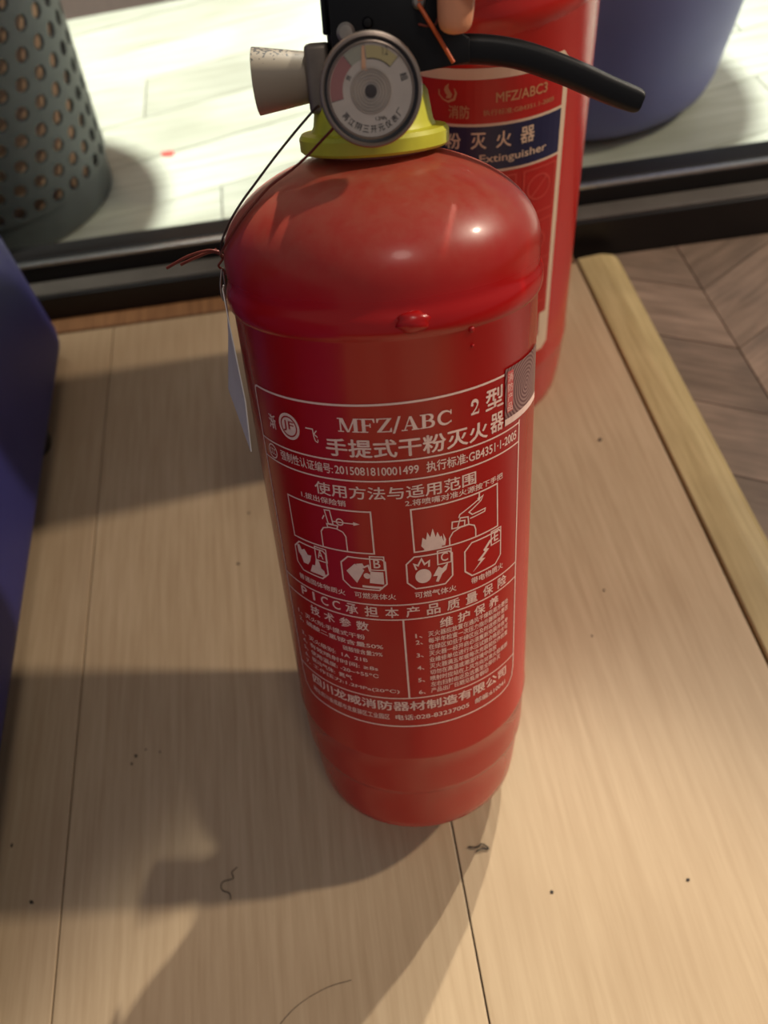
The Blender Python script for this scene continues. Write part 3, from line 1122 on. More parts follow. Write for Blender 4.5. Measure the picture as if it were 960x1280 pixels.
for i, ch in enumerate('消防产品'):
    HS3.text(ch, 43.3, 46.1, 221.2 - i * 3.6, 224.2 - i * 3.6, 0.0)
HS3.build('sticker_lettering', 'print', hs)

# --- collar and neck
lathe('collar', [(0.0172, 0.2925), (0.0238, 0.2918), (0.0246, 0.2926), (0.0247, 0.2962), (0.0238, 0.2974), (0.0205, 0.2978), (0.0196, 0.2995), (0.0182, 0.3075), (0.0172, 0.3090), (0.0150, 0.3094), (0.0, 0.3094)], 'yellow', EX, 72)

# --- valve, gauge, nozzle
vb = lathe('valve_body', [(0, 0.309), (0.0142, 0.309), (0.0142, 0.3185), (0.0125, 0.3205), (0.0125, 0.338), (0.006, 0.340), (0.0, 0.340)], 'black', EX, 48)
lathe('gauge_stem', [(0.0, -0.030), (0.0055, -0.030), (0.0055, -0.010), (0.0, -0.010)], 'grey_metal', vb, 24, 'Y', (0, 0, 0.311))
GC = (0.0, -0.036, 0.3104)
ga = lathe('pressure_gauge', [(0.0, 0.0085), (0.0100, 0.0085), (0.0128, 0.0070), (0.0140, 0.0040), (0.0144, 0.0010), (0.0144, -0.0008), (0.0140, -0.0016), (0.0133, -0.0018), (0.0130, -0.0012), (0.0129, 0.0002), (0.0, 0.0002)], 'bezel', EX, 96, 'Y', GC)
lathe('gasket_ring', [(0.0131, -0.0013), (0.0128, -0.0013), (0.0121, -0.0009), (0.0121, 0.0003), (0.0131, 0.0003)], 'rubber', ga, 96, 'Y', GC)
lathe('inner_ring', [(0.0122, -0.0010), (0.0119, -0.0011), (0.0116, -0.0006), (0.0116, 0.0002), (0.0122, 0.0002)], 'bezel', ga, 96, 'Y', GC)
dial = lathe('dial', [(0.0, -0.0003), (0.0117, -0.0003), (0.0117, 0.0002), (0.0, 0.0002)], 'dial', ga, 96, 'Y', GC)


def gmap(off):
    return lambda u, v: (GC[0] + u / 1000, GC[1] - 0.0003 - off, GC[2] + v / 1000)


def sector(sh, r0, r1, a0, a1):
    n = 10
    for i in range(n):
        t0, t1 = [math.radians(a0 + (a1 - a0) * k / n) for k in (i, i + 1)]
        sh.poly([(r0 * math.cos(t0), r0 * math.sin(t0)), (r0 * math.cos(t1), r0 * math.sin(t1)), (r1 * math.cos(t1), r1 * math.sin(t1)), (r1 * math.cos(t0), r1 * math.sin(t0))])


S_ = Sheet(1, map3=gmap(0.00006)); sector(S_, 7.9, 11.4, 128, 190); S_.build('red_zone', 'dial_red', dial)
S_ = Sheet(1, map3=gmap(0.00006)); sector(S_, 7.9, 11.4, 96, 127); S_.build('green_zone', 'dial_green', dial)
S_ = Sheet(1, map3=gmap(0.00006)); sector(S_, 7.9, 11.0, 44, 94); S_.build('yellow_zone', 'dial_yellow', dial)
S_ = Sheet(1, map3=gmap(0.00008))
for a0, a1 in ((190, 190.8), (127, 127.8), (95, 95.8), (43.4, 44.2)):
    sector(S_, 7.9, 11.4, a0, a1)
sector(S_, 7.7, 8.0, 44, 94)


def arc_text(sh, s, r, a0, a1, hh, face_in=True):
    """Characters set one by one along an arc with their feet outwards (bottom of the dial)."""
    for i, ch in enumerate(s):
        t = math.radians(a0 + (a1 - a0) * (i + .5) / len(s))
        er = Vector((math.cos(t), math.sin(t)))
        et = Vector((-er.y, er.x))
        upv = -er if face_in else er
        rt = et if face_in else -et

        def mp(u, v, er=er, upv=upv, rt=rt):
            p = er * r + rt * u + upv * v
            return (p.x, p.y)
        sh.text(ch, -hh * .48, hh * .48, -hh / 2, hh / 2, 0.01, mp)


arc_text(S_, '江阴三开元仪表厂', 9.6, 224, 330, 1.85)
arc_text(S_, '再', 9.6, 214, 222, 1.9)
arc_text(S_, '超', 9.8, 12, 22, 2.0, False)
arc_text(S_, '充', 7.0, 142, 156, 1.4, False)
S_.text('1.2MPa', 0.8, 4.0, -7.5, -6.5, 0.01)
S_.text('1.2', 3.9, 5.3, 8.3, 10.4, 0.0)
S_.build('dial_lettering', 'dial_dark', dial)
for i, rr in enumerate((2.4, 3.2, 4.0, 4.8, 5.5)):
    lathe('spiral_coil', [((rr - .26) / 1000, -0.0003), ((rr - .12) / 1000, -0.00075), ((rr + .12) / 1000, -0.00075), ((rr + .26) / 1000, -0.0003)], 'coil', dial, 64, 'Y', GC, 20)
lathe('spindle', [(0.0017, -0.0003), (0.0017, -0.0008), (0.0013, -0.0010), (0.0, -0.0010)], 'dial_dark', dial, 32, 'Y', GC)
S_ = Sheet(1, map3=gmap(0.0004)); S_.poly([(-2.2, 5.2), (-0.9, 5.4), (-1.0, 11.0), (-1.7, 11.0)]); S_.poly([(-2.2, 5.2), (-.6, 5.0), (-.9, 5.9), (-2.1, 6.0)])
S_.build('needle', 'needle', dial)
lathe('lens', [(0.0, -0.0017), (0.006, -0.00162), (0.0118, -0.0011), (0.0118, -0.0009), (0.006, -0.0014), (0.0, -0.0015)], 'lens', ga, 64, 'Y', GC)

box('nozzle_block', (-0.0195, -0.0120, -0.010, 0.010, 0.3036, 0.3226), 'grey_metal', vb, 0.0015, 3, True)
lathe('nozzle', [(0.0, -0.0180), (0.0068, -0.0180), (0.0072, -0.0195), (0.0095, -0.0350), (0.0096, -0.0362), (0.0090, -0.0364), (0.0082, -0.0355), (0.0050, -0.025), (0, -0.025)], 'nozzle', EX, 64, 'X', (0, 0, 0.3134))

# --- handle bracket, carrying handle, squeeze lever
br = empty('handle_bracket')
br.parent = EX


def xz_plate(name, poly, y0, y1, m, parent, bev=0.0006):
    bm = bmesh.new()
    lo = [bm.verts.new((x / 1000, y0, z / 1000)) for x, z in poly]
    hi = [bm.verts.new((x / 1000, y1, z / 1000)) for x, z in poly]
    n = len(poly)
    bm.faces.new(lo)
    bm.faces.new(hi[::-1])
    for i in range(n):
        bm.faces.new((lo[i], hi[i], hi[(i + 1) % n], lo[(i + 1) % n]))
    if bev:
        bmesh.ops.bevel(bm, geom=bm.edges[:], offset=bev, segments=2, profile=0.5, affect='EDGES')
    return obj(name, bm, m, parent, True, 40)


bpoly = [(-10.6, 314), (14, 313), (30, 314.5), (30, 321), (25.2, 323), (22.6, 330), (21.0, 338), (10, 342), (-10.6, 342)]
xz_plate('bracket_cheek', bpoly, -0.0165, -0.0145, 'black', br)
xz_plate('bracket_cheek', bpoly, 0.0145, 0.0165, 'black', br)
xz_plate('bracket_web', [(-10, 322), (22, 322), (21, 334), (-10, 334)], -0.0145, 0.0145, 'black', br, 0)
for x, z, r, y in ((-6.1, 324.6, 0.0027, -0.0165), (0.4, 326.6, 0.0016, -0.0165), (15.4, 330.6, 0.0019, -0.0168)):
    lathe('rivet', [(0, -0.0016), (r * .7, -0.0014), (r, -0.0006), (r, 0.002), (0, 0.002)], 'silver' if r != 0.0016 else 'black', br, 24, 'Y', (x / 1000, y, z / 1000))


def swept_handle(name, path, wds, ths, m, parent, nseg=10):
    """Flat-bottomed rounded strip along x/z path (mm); width across y, thickness in the plane."""
    pts = catmull([(x / 1000, 0, z / 1000) for x, z in path], 24)
    n = len(pts)
    bm = bmesh.new()
    rings = []
    for i, p in enumerate(pts):
        f = i / (n - 1)
        d = (pts[min(i + 1, n - 1)] - pts[max(i - 1, 0)]).normalized()
        nn = Vector((-d.z, 0, d.x))
        wd, th = wds(f) / 2, ths(f) / 2
        c = min(wd, th) * 0.55
        sec = []
        for (sx, sy, a0) in ((1, 1, 0), (-1, 1, 90), (-1, -1, 180), (1, -1, 270)):
            for k in range(4):
                a = math.radians(a0 + 30 * k)
                sec.append(((wd - c) * sx + c * math.cos(a), (th - c) * sy + c * math.sin(a)))
        rings.append([bm.verts.new(p + Vector((0, s, 0)) + nn * t) for s, t in sec])
    m_ = len(rings[0])
    for a, b in zip(rings[:-1], rings[1:]):
        for j in range(m_):
            bm.faces.new((a[j], a[(j + 1) % m_], b[(j + 1) % m_], b[j]))
    bm.faces.new(rings[0][::-1])
    bm.faces.new(rings[-1])
    return obj(name, bm, m, parent, True, 50)


def end_round(f, w0, k=0.06):
    return w0 * (1 if f < 1 - k else math.sqrt(max(0.05, 1 - ((f - 1 + k) / k) ** 2)))


swept_handle('carrying_handle', [(12, 318.0), (24, 318.0), (36, 317.2), (48, 314.6), (62, 309.4), (75, 303.6), (83, 300.2), (85.6, 299.2)],
             lambda f: end_round(f, 0.020), lambda f: end_round(f, 0.0086 - 0.0016 * f, 0.17), 'black', EX)
swept_handle('squeeze_lever', [(-11, 338), (4, 341), (20, 343.5), (45, 347), (70, 352), (90, 359), (96, 361)],
             lambda f: end_round(f, 0.019), lambda f: end_round(f, 0.0070, 0.05), 'black', EX)
xz_plate('lever_lip', [(-13.2, 324.4), (-11.2, 324.4), (-10.4, 336), (-10.6, 341), (-13.0, 341)], -0.010, 0.010, 'black', EX, 0.0007)

# safety pin, its wire and the orange seal
tube('safety_pin', [(0.0205, -0.0185, 0.3345), (0.0218, -0.0185, 0.3305), (0.0228, -0.0183, 0.3265), (0.0244, -0.0178, 0.3232)], 0.00022, 'silver', EX, 8)
tube('orange_seal', [(0.0152, -0.0192, 0.3300), (0.0172, -0.0206, 0.3268), (0.0202, -0.0206, 0.3222), (0.0247, -0.0206, 0.3150)], lambda f: 0.00062, 'orange', EX, 10)
tube('seal_tail', [(0.0217, -0.0205, 0.3288), (0.0205, -0.0202, 0.3262), (0.0196, -0.0200, 0.3248), (0.0172, -0.0196, 0.3247), (0.0150, -0.0190, 0.3252)], 0.00033, 'wire', EX, 8)
tube('seal_tail', [(0.0150, -0.0196, 0.3310), (0.0175, -0.0200, 0.3318), (0.0186, -0.0196, 0.3350)], 0.00040, 'orange', EX, 8)


# ------------------------------------------------------------------ tag on its wire (a thing hung on the neck)
def dome_r(z):
    best = 0
    for (r0, z0), (r1, z1) in zip(prof[:-1], prof[1:]):
        if z0 <= z <= z1 and z1 > z0:
            best = max(best, r0 + (r1 - r0) * (z - z0) / (z1 - z0))
    return best


def on_dome(ang, z, lift=0.0009):
    r = dome_r(z) + lift
    a = math.radians(ang)
    return (r * math.sin(a), -r * math.cos(a), z)


TG = empty('inspection_tag')
TG.matrix_world = LM @ Matrix.Translation((-0.060, 0, 0.185))
tag(TG, 'pale card tag hung by rust-red wire at the left flank of the front extinguisher', 'tag')


def tparent(o):
    o.parent = TG
    o.matrix_parent_inverse = Matrix.Translation((-0.060, 0, 0.185)).inverted()
    return o


wp1 = [(-0.0165, -0.0115, 0.3058), (-0.0178, -0.0100, 0.3052), (-0.0247, -0.0060, 0.2993), (-0.0327, -0.0040, 0.2920), (-0.0402, -0.0040, 0.2847), (-0.0466, -0.0050, 0.2783), (-0.0516, -0.0060, 0.2722), (-0.0550, -0.0060, 0.2665), (-0.0562, -0.0050, 0.2620)]
tparent(tube('wire_loop', wp1, 0.00040, 'wire_dark', None, 8))
wp2 = [(-0.0118, -0.0300, 0.3012), (-0.0165, -0.0255, 0.2972), (-0.0212, -0.0215, 0.2932), (-0.0268, -0.0185, 0.2893), (-0.0335, -0.0180, 0.2855), (-0.0393, -0.0188, 0.2810), (-0.0444, -0.0208, 0.2763), (-0.0490, -0.0205, 0.2711), (-0.0526, -0.0168, 0.2668), (-0.0557, -0.0080, 0.2630), (-0.0562, -0.0040, 0.2610)]
tparent(tube('wire_loop', wp2, 0.00042, 'wire', None, 8))
# twisted joint
tw = []
for i in range(25):
    t = i / 24
    tw.append((-0.0570 - 0.0010 * math.cos(t * 3 * PI), -0.0035 + 0.0010 * math.sin(t * 3 * PI), 0.2640 - 0.009 * t))
tparent(tube('wire_twist', tw, 0.00042, 'wire', None, 8, 3))
tparent(tube('wire_tail', [(-0.0568, -0.0040, 0.2630), (-0.0605, -0.004, 0.2638), (-0.0680, -0.003, 0.2622), (-0.0770, -0.001, 0.2582)], 0.00052, 'wire', None, 8))
tparent(tube('wire_tail', [(-0.0568, -0.0030, 0.2620), (-0.0600, -0.002, 0.2628), (-0.0660, -0.002, 0.2612), (-0.0718, -0.001, 0.2590)], 0.00052, 'wire', None, 8))
tparent(tube('hanging_loop', [(-0.0572, -0.003, 0.2570), (-0.0584, -0.004, 0.2520), (-0.0594, -0.001, 0.2470), (-0.0590, 0.001, 0.2445), (-0.0578, 0.000, 0.2490), (-0.0570, -0.002, 0.2570)], 0.00035, 'silver', None, 8))
# card: a slightly bowed sheet hanging flat against the flank
def card(name, m, x_off, rows, thick):
    bm = bmesh.new()
    grid = []
    for (xn, yn, zn), (xf, yf, zf) in rows:
        a, b = Vector((xn + x_off, yn, zn)), Vector((xf + x_off, yf, zf))
        grid.append([bm.verts.new(a.lerp(b, k / 4)) for k in range(5)])
    fs = []
    for r0, r1 in zip(grid[:-1], grid[1:]):
        for k in range(4):
            fs.append(bm.faces.new((r0[k], r0[k + 1], r1[k + 1], r1[k])))
    r = bmesh.ops.extrude_face_region(bm, geom=fs)
    for v in [g for g in r['geom'] if isinstance(g, bmesh.types.BMVert)]:
        v.co += Vector((-thick, 0, 0))
    return tparent(obj(name, bm, m, None))


rows = [((-0.0578, -0.004, 0.2500), (-0.0588, 0.004, 0.2495)),
        ((-0.0562, -0.011, 0.2400), (-0.0606, 0.012, 0.2390)),
        ((-0.0550, -0.015, 0.2280), (-0.0625, 0.014, 0.2270)),
        ((-0.0540, -0.018, 0.2120), (-0.0648, 0.015, 0.2150)),
        ((-0.0548, -0.020, 0.1925), (-0.0668, 0.0155, 0.2040))]
card('card', 'card', 0.0, rows, 0.0004)
rows2 = [(tuple(Vector(a).lerp(Vector(b), .18)), tuple(Vector(a).lerp(Vector(b), .6))) for a, b in rows[2:4]]
card('card_print', 'card_dark', 0.0002, rows2, 0.0003)

# ------------------------------------------------------------------ hand
def skin_body(name, chains, material, M):
    verts, edges, rad, idx = [], [], [], {}

    def V(p, r):
        key = tuple(round(c, 3) for c in p)
        if key not in idx:
            idx[key] = len(verts)
            verts.append(M @ Vector((p[0] / 1000, p[1] / 1000, p[2] / 1000)))
            rad.append(r / 1000)
        return idx[key]
    for ch in chains:
        prev = None
        for p, r in ch:
            i = V(p, r)
            if prev is not None and prev != i:
                edges.append((prev, i))
            prev = i
    me = bpy.data.meshes.new(name)
    me.from_pydata(verts, edges, [])
    o = bpy.data.objects.new(name, me)
    C.objects.link(o)
    sk = o.modifiers.new('skin', 'SKIN')
    sk.use_smooth_shade = True
    sk.branch_smoothing = 0.3
    for i, v in enumerate(me.skin_vertices[0].data):
        v.radius = (rad[i], rad[i])
        v.use_root = (i == 0)
    sb = o.modifiers.new('sub', 'SUBSURF')
    sb.levels = 2
    sb.render_levels = 2
    dg = bpy.context.evaluated_depsgraph_get()
    m2 = bpy.data.meshes.new_from_object(o.evaluated_get(dg))
    bpy.data.objects.remove(o)
    return link_mesh(name, m2, material, None, True)


wrist = ((88, 40, 424), 21)
palm1 = ((70, 36, 404), 19)
palm2 = ((54, 28, 388), 17)
chains = [
    [((300, -110, 720), 36), ((225, -50, 600), 33), ((145, 5, 495), 27), wrist, palm1, palm2],
    [palm2, ((34, 16, 376), 10.0), ((29, -4, 372), 8.4), ((26.6, -21.5, 356), 7.2), ((26.0, -24.0, 340), 6.2), ((25.2, -23.5, 326.5), 5.6), ((25.0, -23.0, 321.6), 4.8)],
    [palm2, ((46, 14, 378), 10.0), ((39, -10, 377), 8.6), ((34.0, -27, 362), 7.8), ((31.4, -28.5, 350), 7.4), ((30.2, -27.5, 337), 7.2), ((29.8, -27.0, 329.4), 6.4)],
    [palm2, ((62, 16, 381), 9.8), ((60, -8, 381), 8.4), ((58.5, -20, 368), 7.4), ((58, -19, 356), 6.6), ((58, -16, 348), 5.4)],
    [palm2, ((78, 20, 384), 9.0), ((77, 0, 386), 7.6), ((76, -13, 375), 6.6), ((76, -14, 364), 5.8), ((76, -12, 357), 5.0)],
    [palm1, ((46, 40, 388), 13), ((26, 34, 376), 10.5), ((14, 27, 365), 9.2), ((9, 20, 358), 8.0), ((7, 15, 354.5), 6.4)],
]
hand = skin_body('person', chains, 'skin', LM)
tag(hand, 'bare hand curled over the black lever of the front extinguisher', 'person')

# ================================================================== REAR EXTINGUISHER
RB = 0.0625
BX = empty('fire_extinguisher', (0.088, 0.421, 0.0))
tag(BX, 'taller red fire extinguisher with white-bordered paper label, standing upright by the glass front', 'fire extinguisher')
bprof = [(0, 0.006), (0.044, 0.006), (0.052, 0.003), (0.0545, 0.0), (0.0575, 0.0), (0.0590, 0.003), (0.0605, 0.014), (0.0615, 0.030), (0.0622, 0.046), (0.0630, 0.049), (0.0628, 0.052), (0.0625, 0.055), (0.0625, 0.2), (0.0625, 0.264),
         (0.0632, 0.2660), (0.0645, 0.2685), (0.0648, 0.2720), (0.0645, 0.2755), (0.0634, 0.2780), (0.0628, 0.280), (0.0630, 0.288)]
for i in range(1, 13):
    t = i / 12 * math.acos(0.02 / 0.063)
    bprof.append((0.063 * math.cos(t), 0.288 + 0.040 * math.sin(t)))
bprof.append((0.0195, 0.330))
bbody = lathe('cylinder_body', bprof, 'red_back', BX, 96, angle=50)
tilt = 0.06


class TSheet(Sheet):
    def P(self, u, v):
        return Sheet.P(self, u, v - tilt * u)


def patch(name, m, u0, u1, v0, v1, h, parent, rnd=0.0):
    s = TSheet(RB, h=h)
    n = 24
    for i in range(n):
        a, b = u0 + (u1 - u0) * i / n, u0 + (u1 - u0) * (i + 1) / n

        def cut(u):
            d = min(u - u0, u1 - u)
            return 0 if d >= rnd or rnd == 0 else rnd - math.sqrt(max(0, rnd * rnd - (rnd - d) ** 2))
        s.poly([(a, v0 + cut(a)), (b, v0 + cut(b)), (b, v1 - cut(b)), (a, v1 - cut(a))])
    return s.build(name, m, parent)


lab = patch('paper_label', 'label_white', -62, 38.2, 66, 252.0, 0.00015, bbody, 5)
tag(lab, 'white-bordered red and navy paper label')
patch('red_field', 'label_red', -58.5, 34.8, 226.3, 247.0, 0.00025, lab, 0)
patch('navy_band', 'navy', -58.5, 34.8, 202.2, 224.8, 0.00026, lab, 0)
patch('red_field', 'label_red', -58.5, 34.8, 80.0, 200.8, 0.00025, lab, 0)
s = TSheet(RB, h=0.0004)
for i, ch in enumerate('手提式干粉灭火器'):
    x = -82.0 + i * 12.5
    if x > -58:
        s.text(ch, x + 10 - 5.2 + 0.4, x + 10 + 3.0, 213.6, 222.0, 0.012)
s.text('Dry Powder Fire', -52, -12, 205.6, 210.4, 0.008)
s.text('Extinguisher', -10, 26, 205.2, 210.6, 0.008)
s.build('navy_band_lettering', 'label_white', lab)
s = TSheet(RB, h=0.0004)
s.text('MFZ/ABC3', -2, 24.5, 236.0, 240.8, 0.012)
s.text('执行标准:GB4351.1-2005', -8, 29, 230.2, 233.0, 0.008)
s.text('消防', -24.5, -14.5, 229.0, 235.4, 0.012)
s.build('model_lettering', 'gold', lab)
s = TSheet(RB, h=0.0004)
s.stroke([(-27.5, 238.2), (-24.5, 236.9), (-21.6, 238.2), (-20.6, 241.0), (-21.4, 243.2)], lambda f: 0.4 + 0.8 * math.sin(PI * f))
s.stroke([(-28.6, 242.4), (-28.6, 240.0), (-27.0, 238.2)], 0.6)
s.poly([(-25.6, 238.4), (-23.2, 238.6), (-22.4, 240.4), (-23.4, 242.0), (-24.2, 243.4), (-23.8, 245.4), (-25.4, 244.2), (-26.2, 242.4), (-25.6, 240.8), (-24.8, 240.0)])
s.build('flame_emblem', 'gold', lab)
s = TSheet(RB, h=0.0004)
MI = mat('label_tint', (206, 70, 60), 0.45)
for v0 in (172, 140, 108):
    s.stroke([(13.6, v0), (33, v0), (33, v0 + 26), (13.6, v0 + 26)], 0.9, True)
    s.stroke([(-30, v0), (9, v0), (9, v0 + 26), (-30, v0 + 26)], 0.9, True)
s.ring(23.0, 187, 7.0, 1.0)
s.stroke([(18.2, 182), (27.8, 192)], 1.0)
s.ring(23.0, 153, 6.0, 1.0)
s.stroke([(20, 116), (23, 128), (26, 116)], 1.0)
s.build('warning_pictograms', MI, lab)
s = TSheet(RB, h=0.0004)
s.rect(29.6, 80, 34.8, 98)
s.build('label_white_block', 'label_white', lab)
# head of the rear extinguisher (above the picture's edge)
lathe('collar', [(0.019, 0.3285), (0.0265, 0.328), (0.0272, 0.329), (0.0272, 0.334), (0.026, 0.3352), (0.021, 0.336), (0.019, 0.348), (0.0, 0.348)], 'black', BX, 48)
bv = lathe('valve_body', [(0, 0.346), (0.014, 0.346), (0.014, 0.372), (0.011, 0.376), (0, 0.376)], 'grey_metal', BX, 40)
lathe('pressure_gauge', [(0, -0.042), (0.0150, -0.042), (0.0152, -0.033), (0.011, -0.030), (0.005, -0.028), (0.005, -0.010), (0, -0.010)], 'bezel', BX, 48, 'Y', (0, 0, 0.360))
lathe('nozzle', [(0.0, -0.012), (0.0068, -0.012), (0.0072, -0.02), (0.0098, -0.042), (0.0090, -0.042), (0.004, -0.03), (0, -0.03)], 'grey_metal', BX, 40, 'X', (0, 0, 0.362))
swept_handle('carrying_handle', [(8, 372), (30, 372), (60, 366), (90, 354)], lambda f: end_round(f, 0.020), lambda f: end_round(f, 0.0065, 0.05), 'black', BX)
swept_handle('squeeze_lever', [(-10, 380), (20, 388), (60, 397), (98, 412)], lambda f: end_round(f, 0.019), lambda f: end_round(f, 0.0065, 0.05), 'black', BX)
xz_plate('bracket_cheek', [(-12, 366), (24, 366), (20, 388), (-12, 384)], -0.0155, -0.0138, 'black', BX)
xz_plate('bracket_cheek', [(-12, 366), (24, 366), (20, 388), (-12, 384)], 0.0138, 0.0155, 'black', BX)

# ================================================================== BLUE SEATS
def rounded_block(name, x0, x1, y0, y1, z0, z1, rad, material, parent, flare=0.0, seg=8):
    """Upholstered block with round vertical corners and soft top and bottom edges."""
    bm = bmesh.new()
    levels = []
    nz = 10
    for i in range(nz + 1):
        levels.append(i / nz)
    prof_ = []
    e = 0.018
    for k in range(5):
        a = PI / 2 * k / 4
        prof_.append((e * (1 - math.sin(a)), z0 + e * (1 - math.cos(a))))
    prof_ = [(e * (1 - math.sin(PI / 2 * k / 4)), z0 + e - e * math.cos(PI / 2 * k / 4)) for k in range(5)]
    prof_ += [(0.0, z0 + e + (z1 - z0 - 2 * e) * k / 5) for k in range(1, 5)]
    prof_ += [(e * (1 - math.cos(PI / 2 * k / 4)), z1 - e + e * math.sin(PI / 2 * k / 4)) for k in range(5)]
    rings = []
    for ins, z in prof_:
        f = flare * (z - z0) / (z1 - z0)
        ring = []
        for cx, cy, a0 in ((x1 - rad, y1 - rad, 0), (x0 + rad, y1 - rad, 90), (x0 + rad, y0 + rad, 180), (x1 - rad, y0 + rad, 270)):
            for k in range(seg + 1):
                a = math.radians(a0 + 90 * k / seg)
                r = rad - ins + f
                ring.append(bm.verts.new((cx + r * math.cos(a), cy + r * math.sin(a), z)))
        rings.append(ring)
    n = len(rings[0])
    for a, b in zip(rings[:-1], rings[1:]):
        for j in range(n):
            bm.faces.new((a[j], a[(j + 1) % n], b[(j + 1) % n], b[j]))
    bm.faces.new(rings[0][::-1])
    bm.faces.new(rings[-1])
    return obj(name, bm, material, parent, True, 60)


st = empty('upholstered_stool', (-0.45, 0.22, 0.0))
tag(st, 'blue upholstered block seat on dark feet, standing on the boards', 'stool')
b = rounded_block('seat_block', -0.21, 0.219, -0.36, 0.322, 0.020, 0.36, 0.045, 'blue', st)
for fx, fyy in ((0.190, 0.205), (-0.17, 0.28), (0.190, -0.30), (-0.17, -0.30)):
    lathe('foot', [(0, 0), (0.014, 0), (0.016, 0.004), (0.017, 0.021), (0, 0.021)], 'foot', st, 24, 'Z', (fx, fyy, 0))

pt = empty('tub_seat', (0.290, 0.828, FZ))
tag(pt, 'blue-grey rounded tub seat on the pale floor behind the glass', 'seat')
lathe('base_ring', [(0, 0.0), (0.112, 0.0), (0.115, 0.003), (0.115, 0.008), (0, 0.008)], 'foot', pt, 64)
lathe('shell', [(0, 0.007), (0.112, 0.007), (0.124, 0.009), (0.132, 0.015), (0.137, 0.028), (0.144, 0.07), (0.156, 0.16), (0.167, 0.26), (0.172, 0.33), (0.168, 0.35), (0.155, 0.356), (0.145, 0.345), (0.14, 0.31), (0, 0.31)], 'blue2', pt, 80)
lathe('cushion', [(0, 0.309), (0.132, 0.309), (0.138, 0.318), (0.136, 0.332), (0.12, 0.342), (0, 0.347)], 'blue2', pt, 64)

# ================================================================== PERFORATED BASKET
BK = empty('waste_basket', (-0.330, 0.802, FZ))
tag(BK, 'grey plastic perforated basket with light in its holes painted by an added peach insert, behind the glass', 'basket')


def basket_mesh():
    bm = bmesh.new()
    NC, NR = 34, 14
    z0, zt, hb = 0.036, 0.318, 0.020
    r0, r1 = 0.104, 0.136

    def P(c, z, dr=0.0):
        r = r0 + (r1 - r0) * z / 0.33 + dr
        a = 2 * PI * c / NC
        return Vector((r * math.cos(a), r * math.sin(a), z))
    cache = {}

    def V(c, z):
        key = (round(c % NC, 3), round(z, 5))
        if key not in cache:
            cache[key] = bm.verts.new(P(c, z))
        return cache[key]
    for j in range(NR):
        off = 0.5 if j % 2 else 0.0
        zl, zh = z0 + hb * j, z0 + hb * (j + 1)
        zm = (zl + zh) / 2
        for i in range(NC):
            c = i + off
            o8 = [(c, zl), (c + .5, zl), (c + 1, zl), (c + 1, zm), (c + 1, zh), (c + .5, zh), (c, zh), (c, zm)]
            outer = [V(*p) for p in o8]
            inner = []
            for k in range(8):
                a = math.radians(-135 + 45 * k)
                cc = c + .5 + 0.31 * math.cos(a)
                zz = zm + hb * 0.32 * math.sin(a)
                inner.append(bm.verts.new(P(cc, zz)))
            for k in range(8):
                bm.faces.new((outer[k], outer[(k + 1) % 8], inner[(k + 1) % 8], inner[k]))
    bmesh.ops.recalc_face_normals(bm, faces=bm.faces[:])
    r = bmesh.ops.solidify(bm, geom=bm.faces[:], thickness=-0.0035)
    return bm


obj('perforated_wall', basket_mesh(), 'basket', BK, True, 40)
lathe('base_band', [(0, 0.0), (0.101, 0.0), (0.1055, 0.004), (0.1080, 0.037), (0.1035, 0.037), (0.101, 0.006), (0, 0.006)], 'basket', BK, 72)
lathe('rim', [(0.132, 0.314), (0.140, 0.314), (0.143, 0.322), (0.139, 0.332), (0.132, 0.332)], 'basket', BK, 72)
lathe('painted_glow', [(0, 0.008), (0.092, 0.008), (0.096, 0.03), (0.122, 0.31), (0.120, 0.31), (0.094, 0.03), (0.09, 0.010), (0, 0.010)], 'painted_glow', BK, 64)  # added inner cup, its peach colour paints the light behind the holes

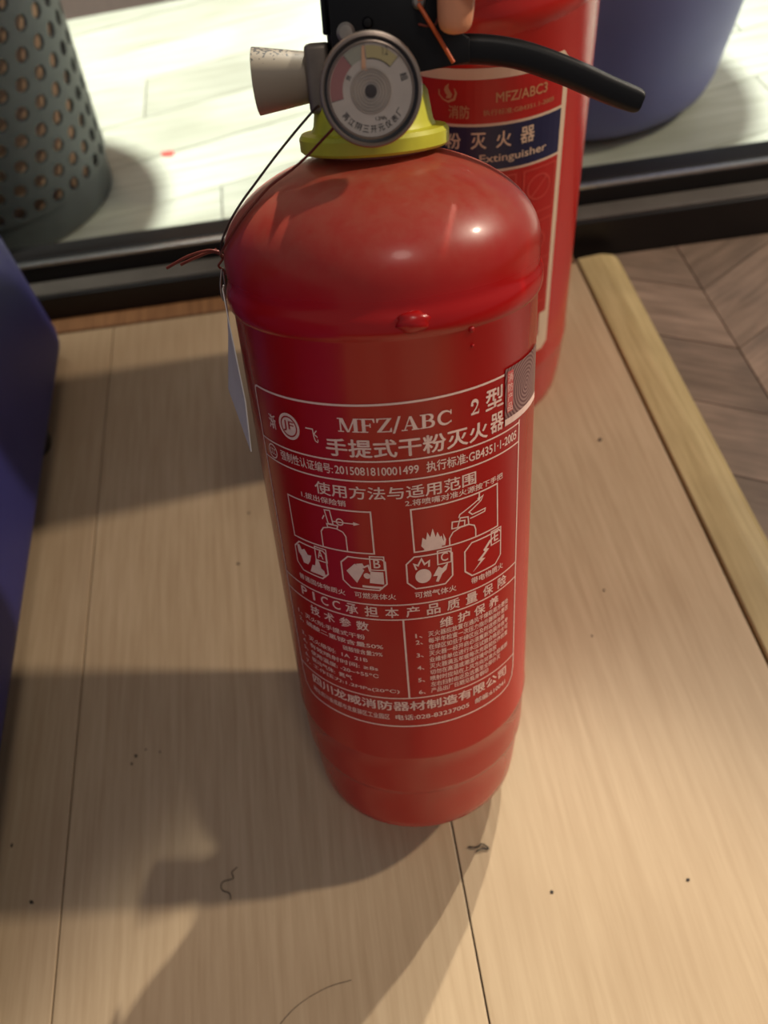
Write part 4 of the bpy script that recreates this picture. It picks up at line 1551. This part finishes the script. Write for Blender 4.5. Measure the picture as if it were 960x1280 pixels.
# ================================================================== SMALL LITTER
def crumb(name, x, y, z, size, label, m='crumb', flat=0.4, grp='dust crumbs on the boards'):
    bm = bmesh.new()
    bmesh.ops.create_icosphere(bm, subdivisions=1, radius=1)
    rx, ry = size * random.uniform(.6, 1.3), size * random.uniform(.5, 1.0)
    a = random.uniform(0, PI)
    for v in bm.verts:
        j = random.uniform(.75, 1.25)
        px, pyy, pz = v.co.x * rx * j, v.co.y * ry * j, v.co.z * size * flat
        v.co = (px * math.cos(a) - pyy * math.sin(a), px * math.sin(a) + pyy * math.cos(a), pz + size * flat * .8)
    o = obj(name, bm, m)
    o.location = (x, y, z)
    tag(o, label, 'crumb', grp)
    return o


CL = 'tiny dark crumb of dirt lying on the pale boards'
for x, y, sz in ((-0.1678, 0.1664, .0011), (-0.1537, 0.1661, .0010), (-0.170, 0.1621, .0010), (-0.2356, 0.1287, .0013), (-0.2206, 0.0978, .0011), (0.1131, 0.0532, .0008),
                 (0.0467, 0.0587, .0009), (0.1069, 0.1885, .0009), (-0.1034, 0.2847, .0011), (0.1569, 0.3325, .0016), (0.123, 0.2166, .0009), (-0.0945, 0.325, .0009), (-0.162, 0.1690, .0009)):
    crumb('crumb', x, y, 0.0, sz, CL)
f1 = tube('fibre', [(-0.1105, 0.0965, 0.0006), (-0.1135, 0.0945, 0.0008), (-0.1130, 0.0915, 0.0006), (-0.1185, 0.0905, 0.0008), (-0.1190, 0.0870, 0.0006), (-0.1150, 0.0845, 0.0008), (-0.1145, 0.0815, 0.0006)], 0.00022, 'crumb', None, 6)
tag(f1, 'curly dark fibre lying on the pale boards', 'fibre')
f2 = tube('lint', [(0.0105, 0.0860, 0.0007), (0.0150, 0.0850, 0.0016), (0.0175, 0.0862, 0.0012), (0.0205, 0.0835, 0.0008), (0.0165, 0.0838, 0.0014), (0.0140, 0.0832, 0.0007)], 0.0004, 'crumb', None, 6)
tag(f2, 'dark tuft of lint beside the foot of the front extinguisher', 'lint')
f3 = tube('hair', [(-0.098, 0.020, 0.0004), (-0.085, 0.030, 0.0004), (-0.070, 0.0355, 0.0004), (-0.057, 0.037, 0.0004)], 0.00012, 'crumb', None, 5)
tag(f3, 'fine curved hair lying across the pale boards', 'hair')
rs = crumb('scrap', -0.166, 0.845, FZ, 0.0085, 'small red scrap on the pale passage floor', 'redscrap', 0.12)
rs['category'] = 'scrap'
del rs['group']
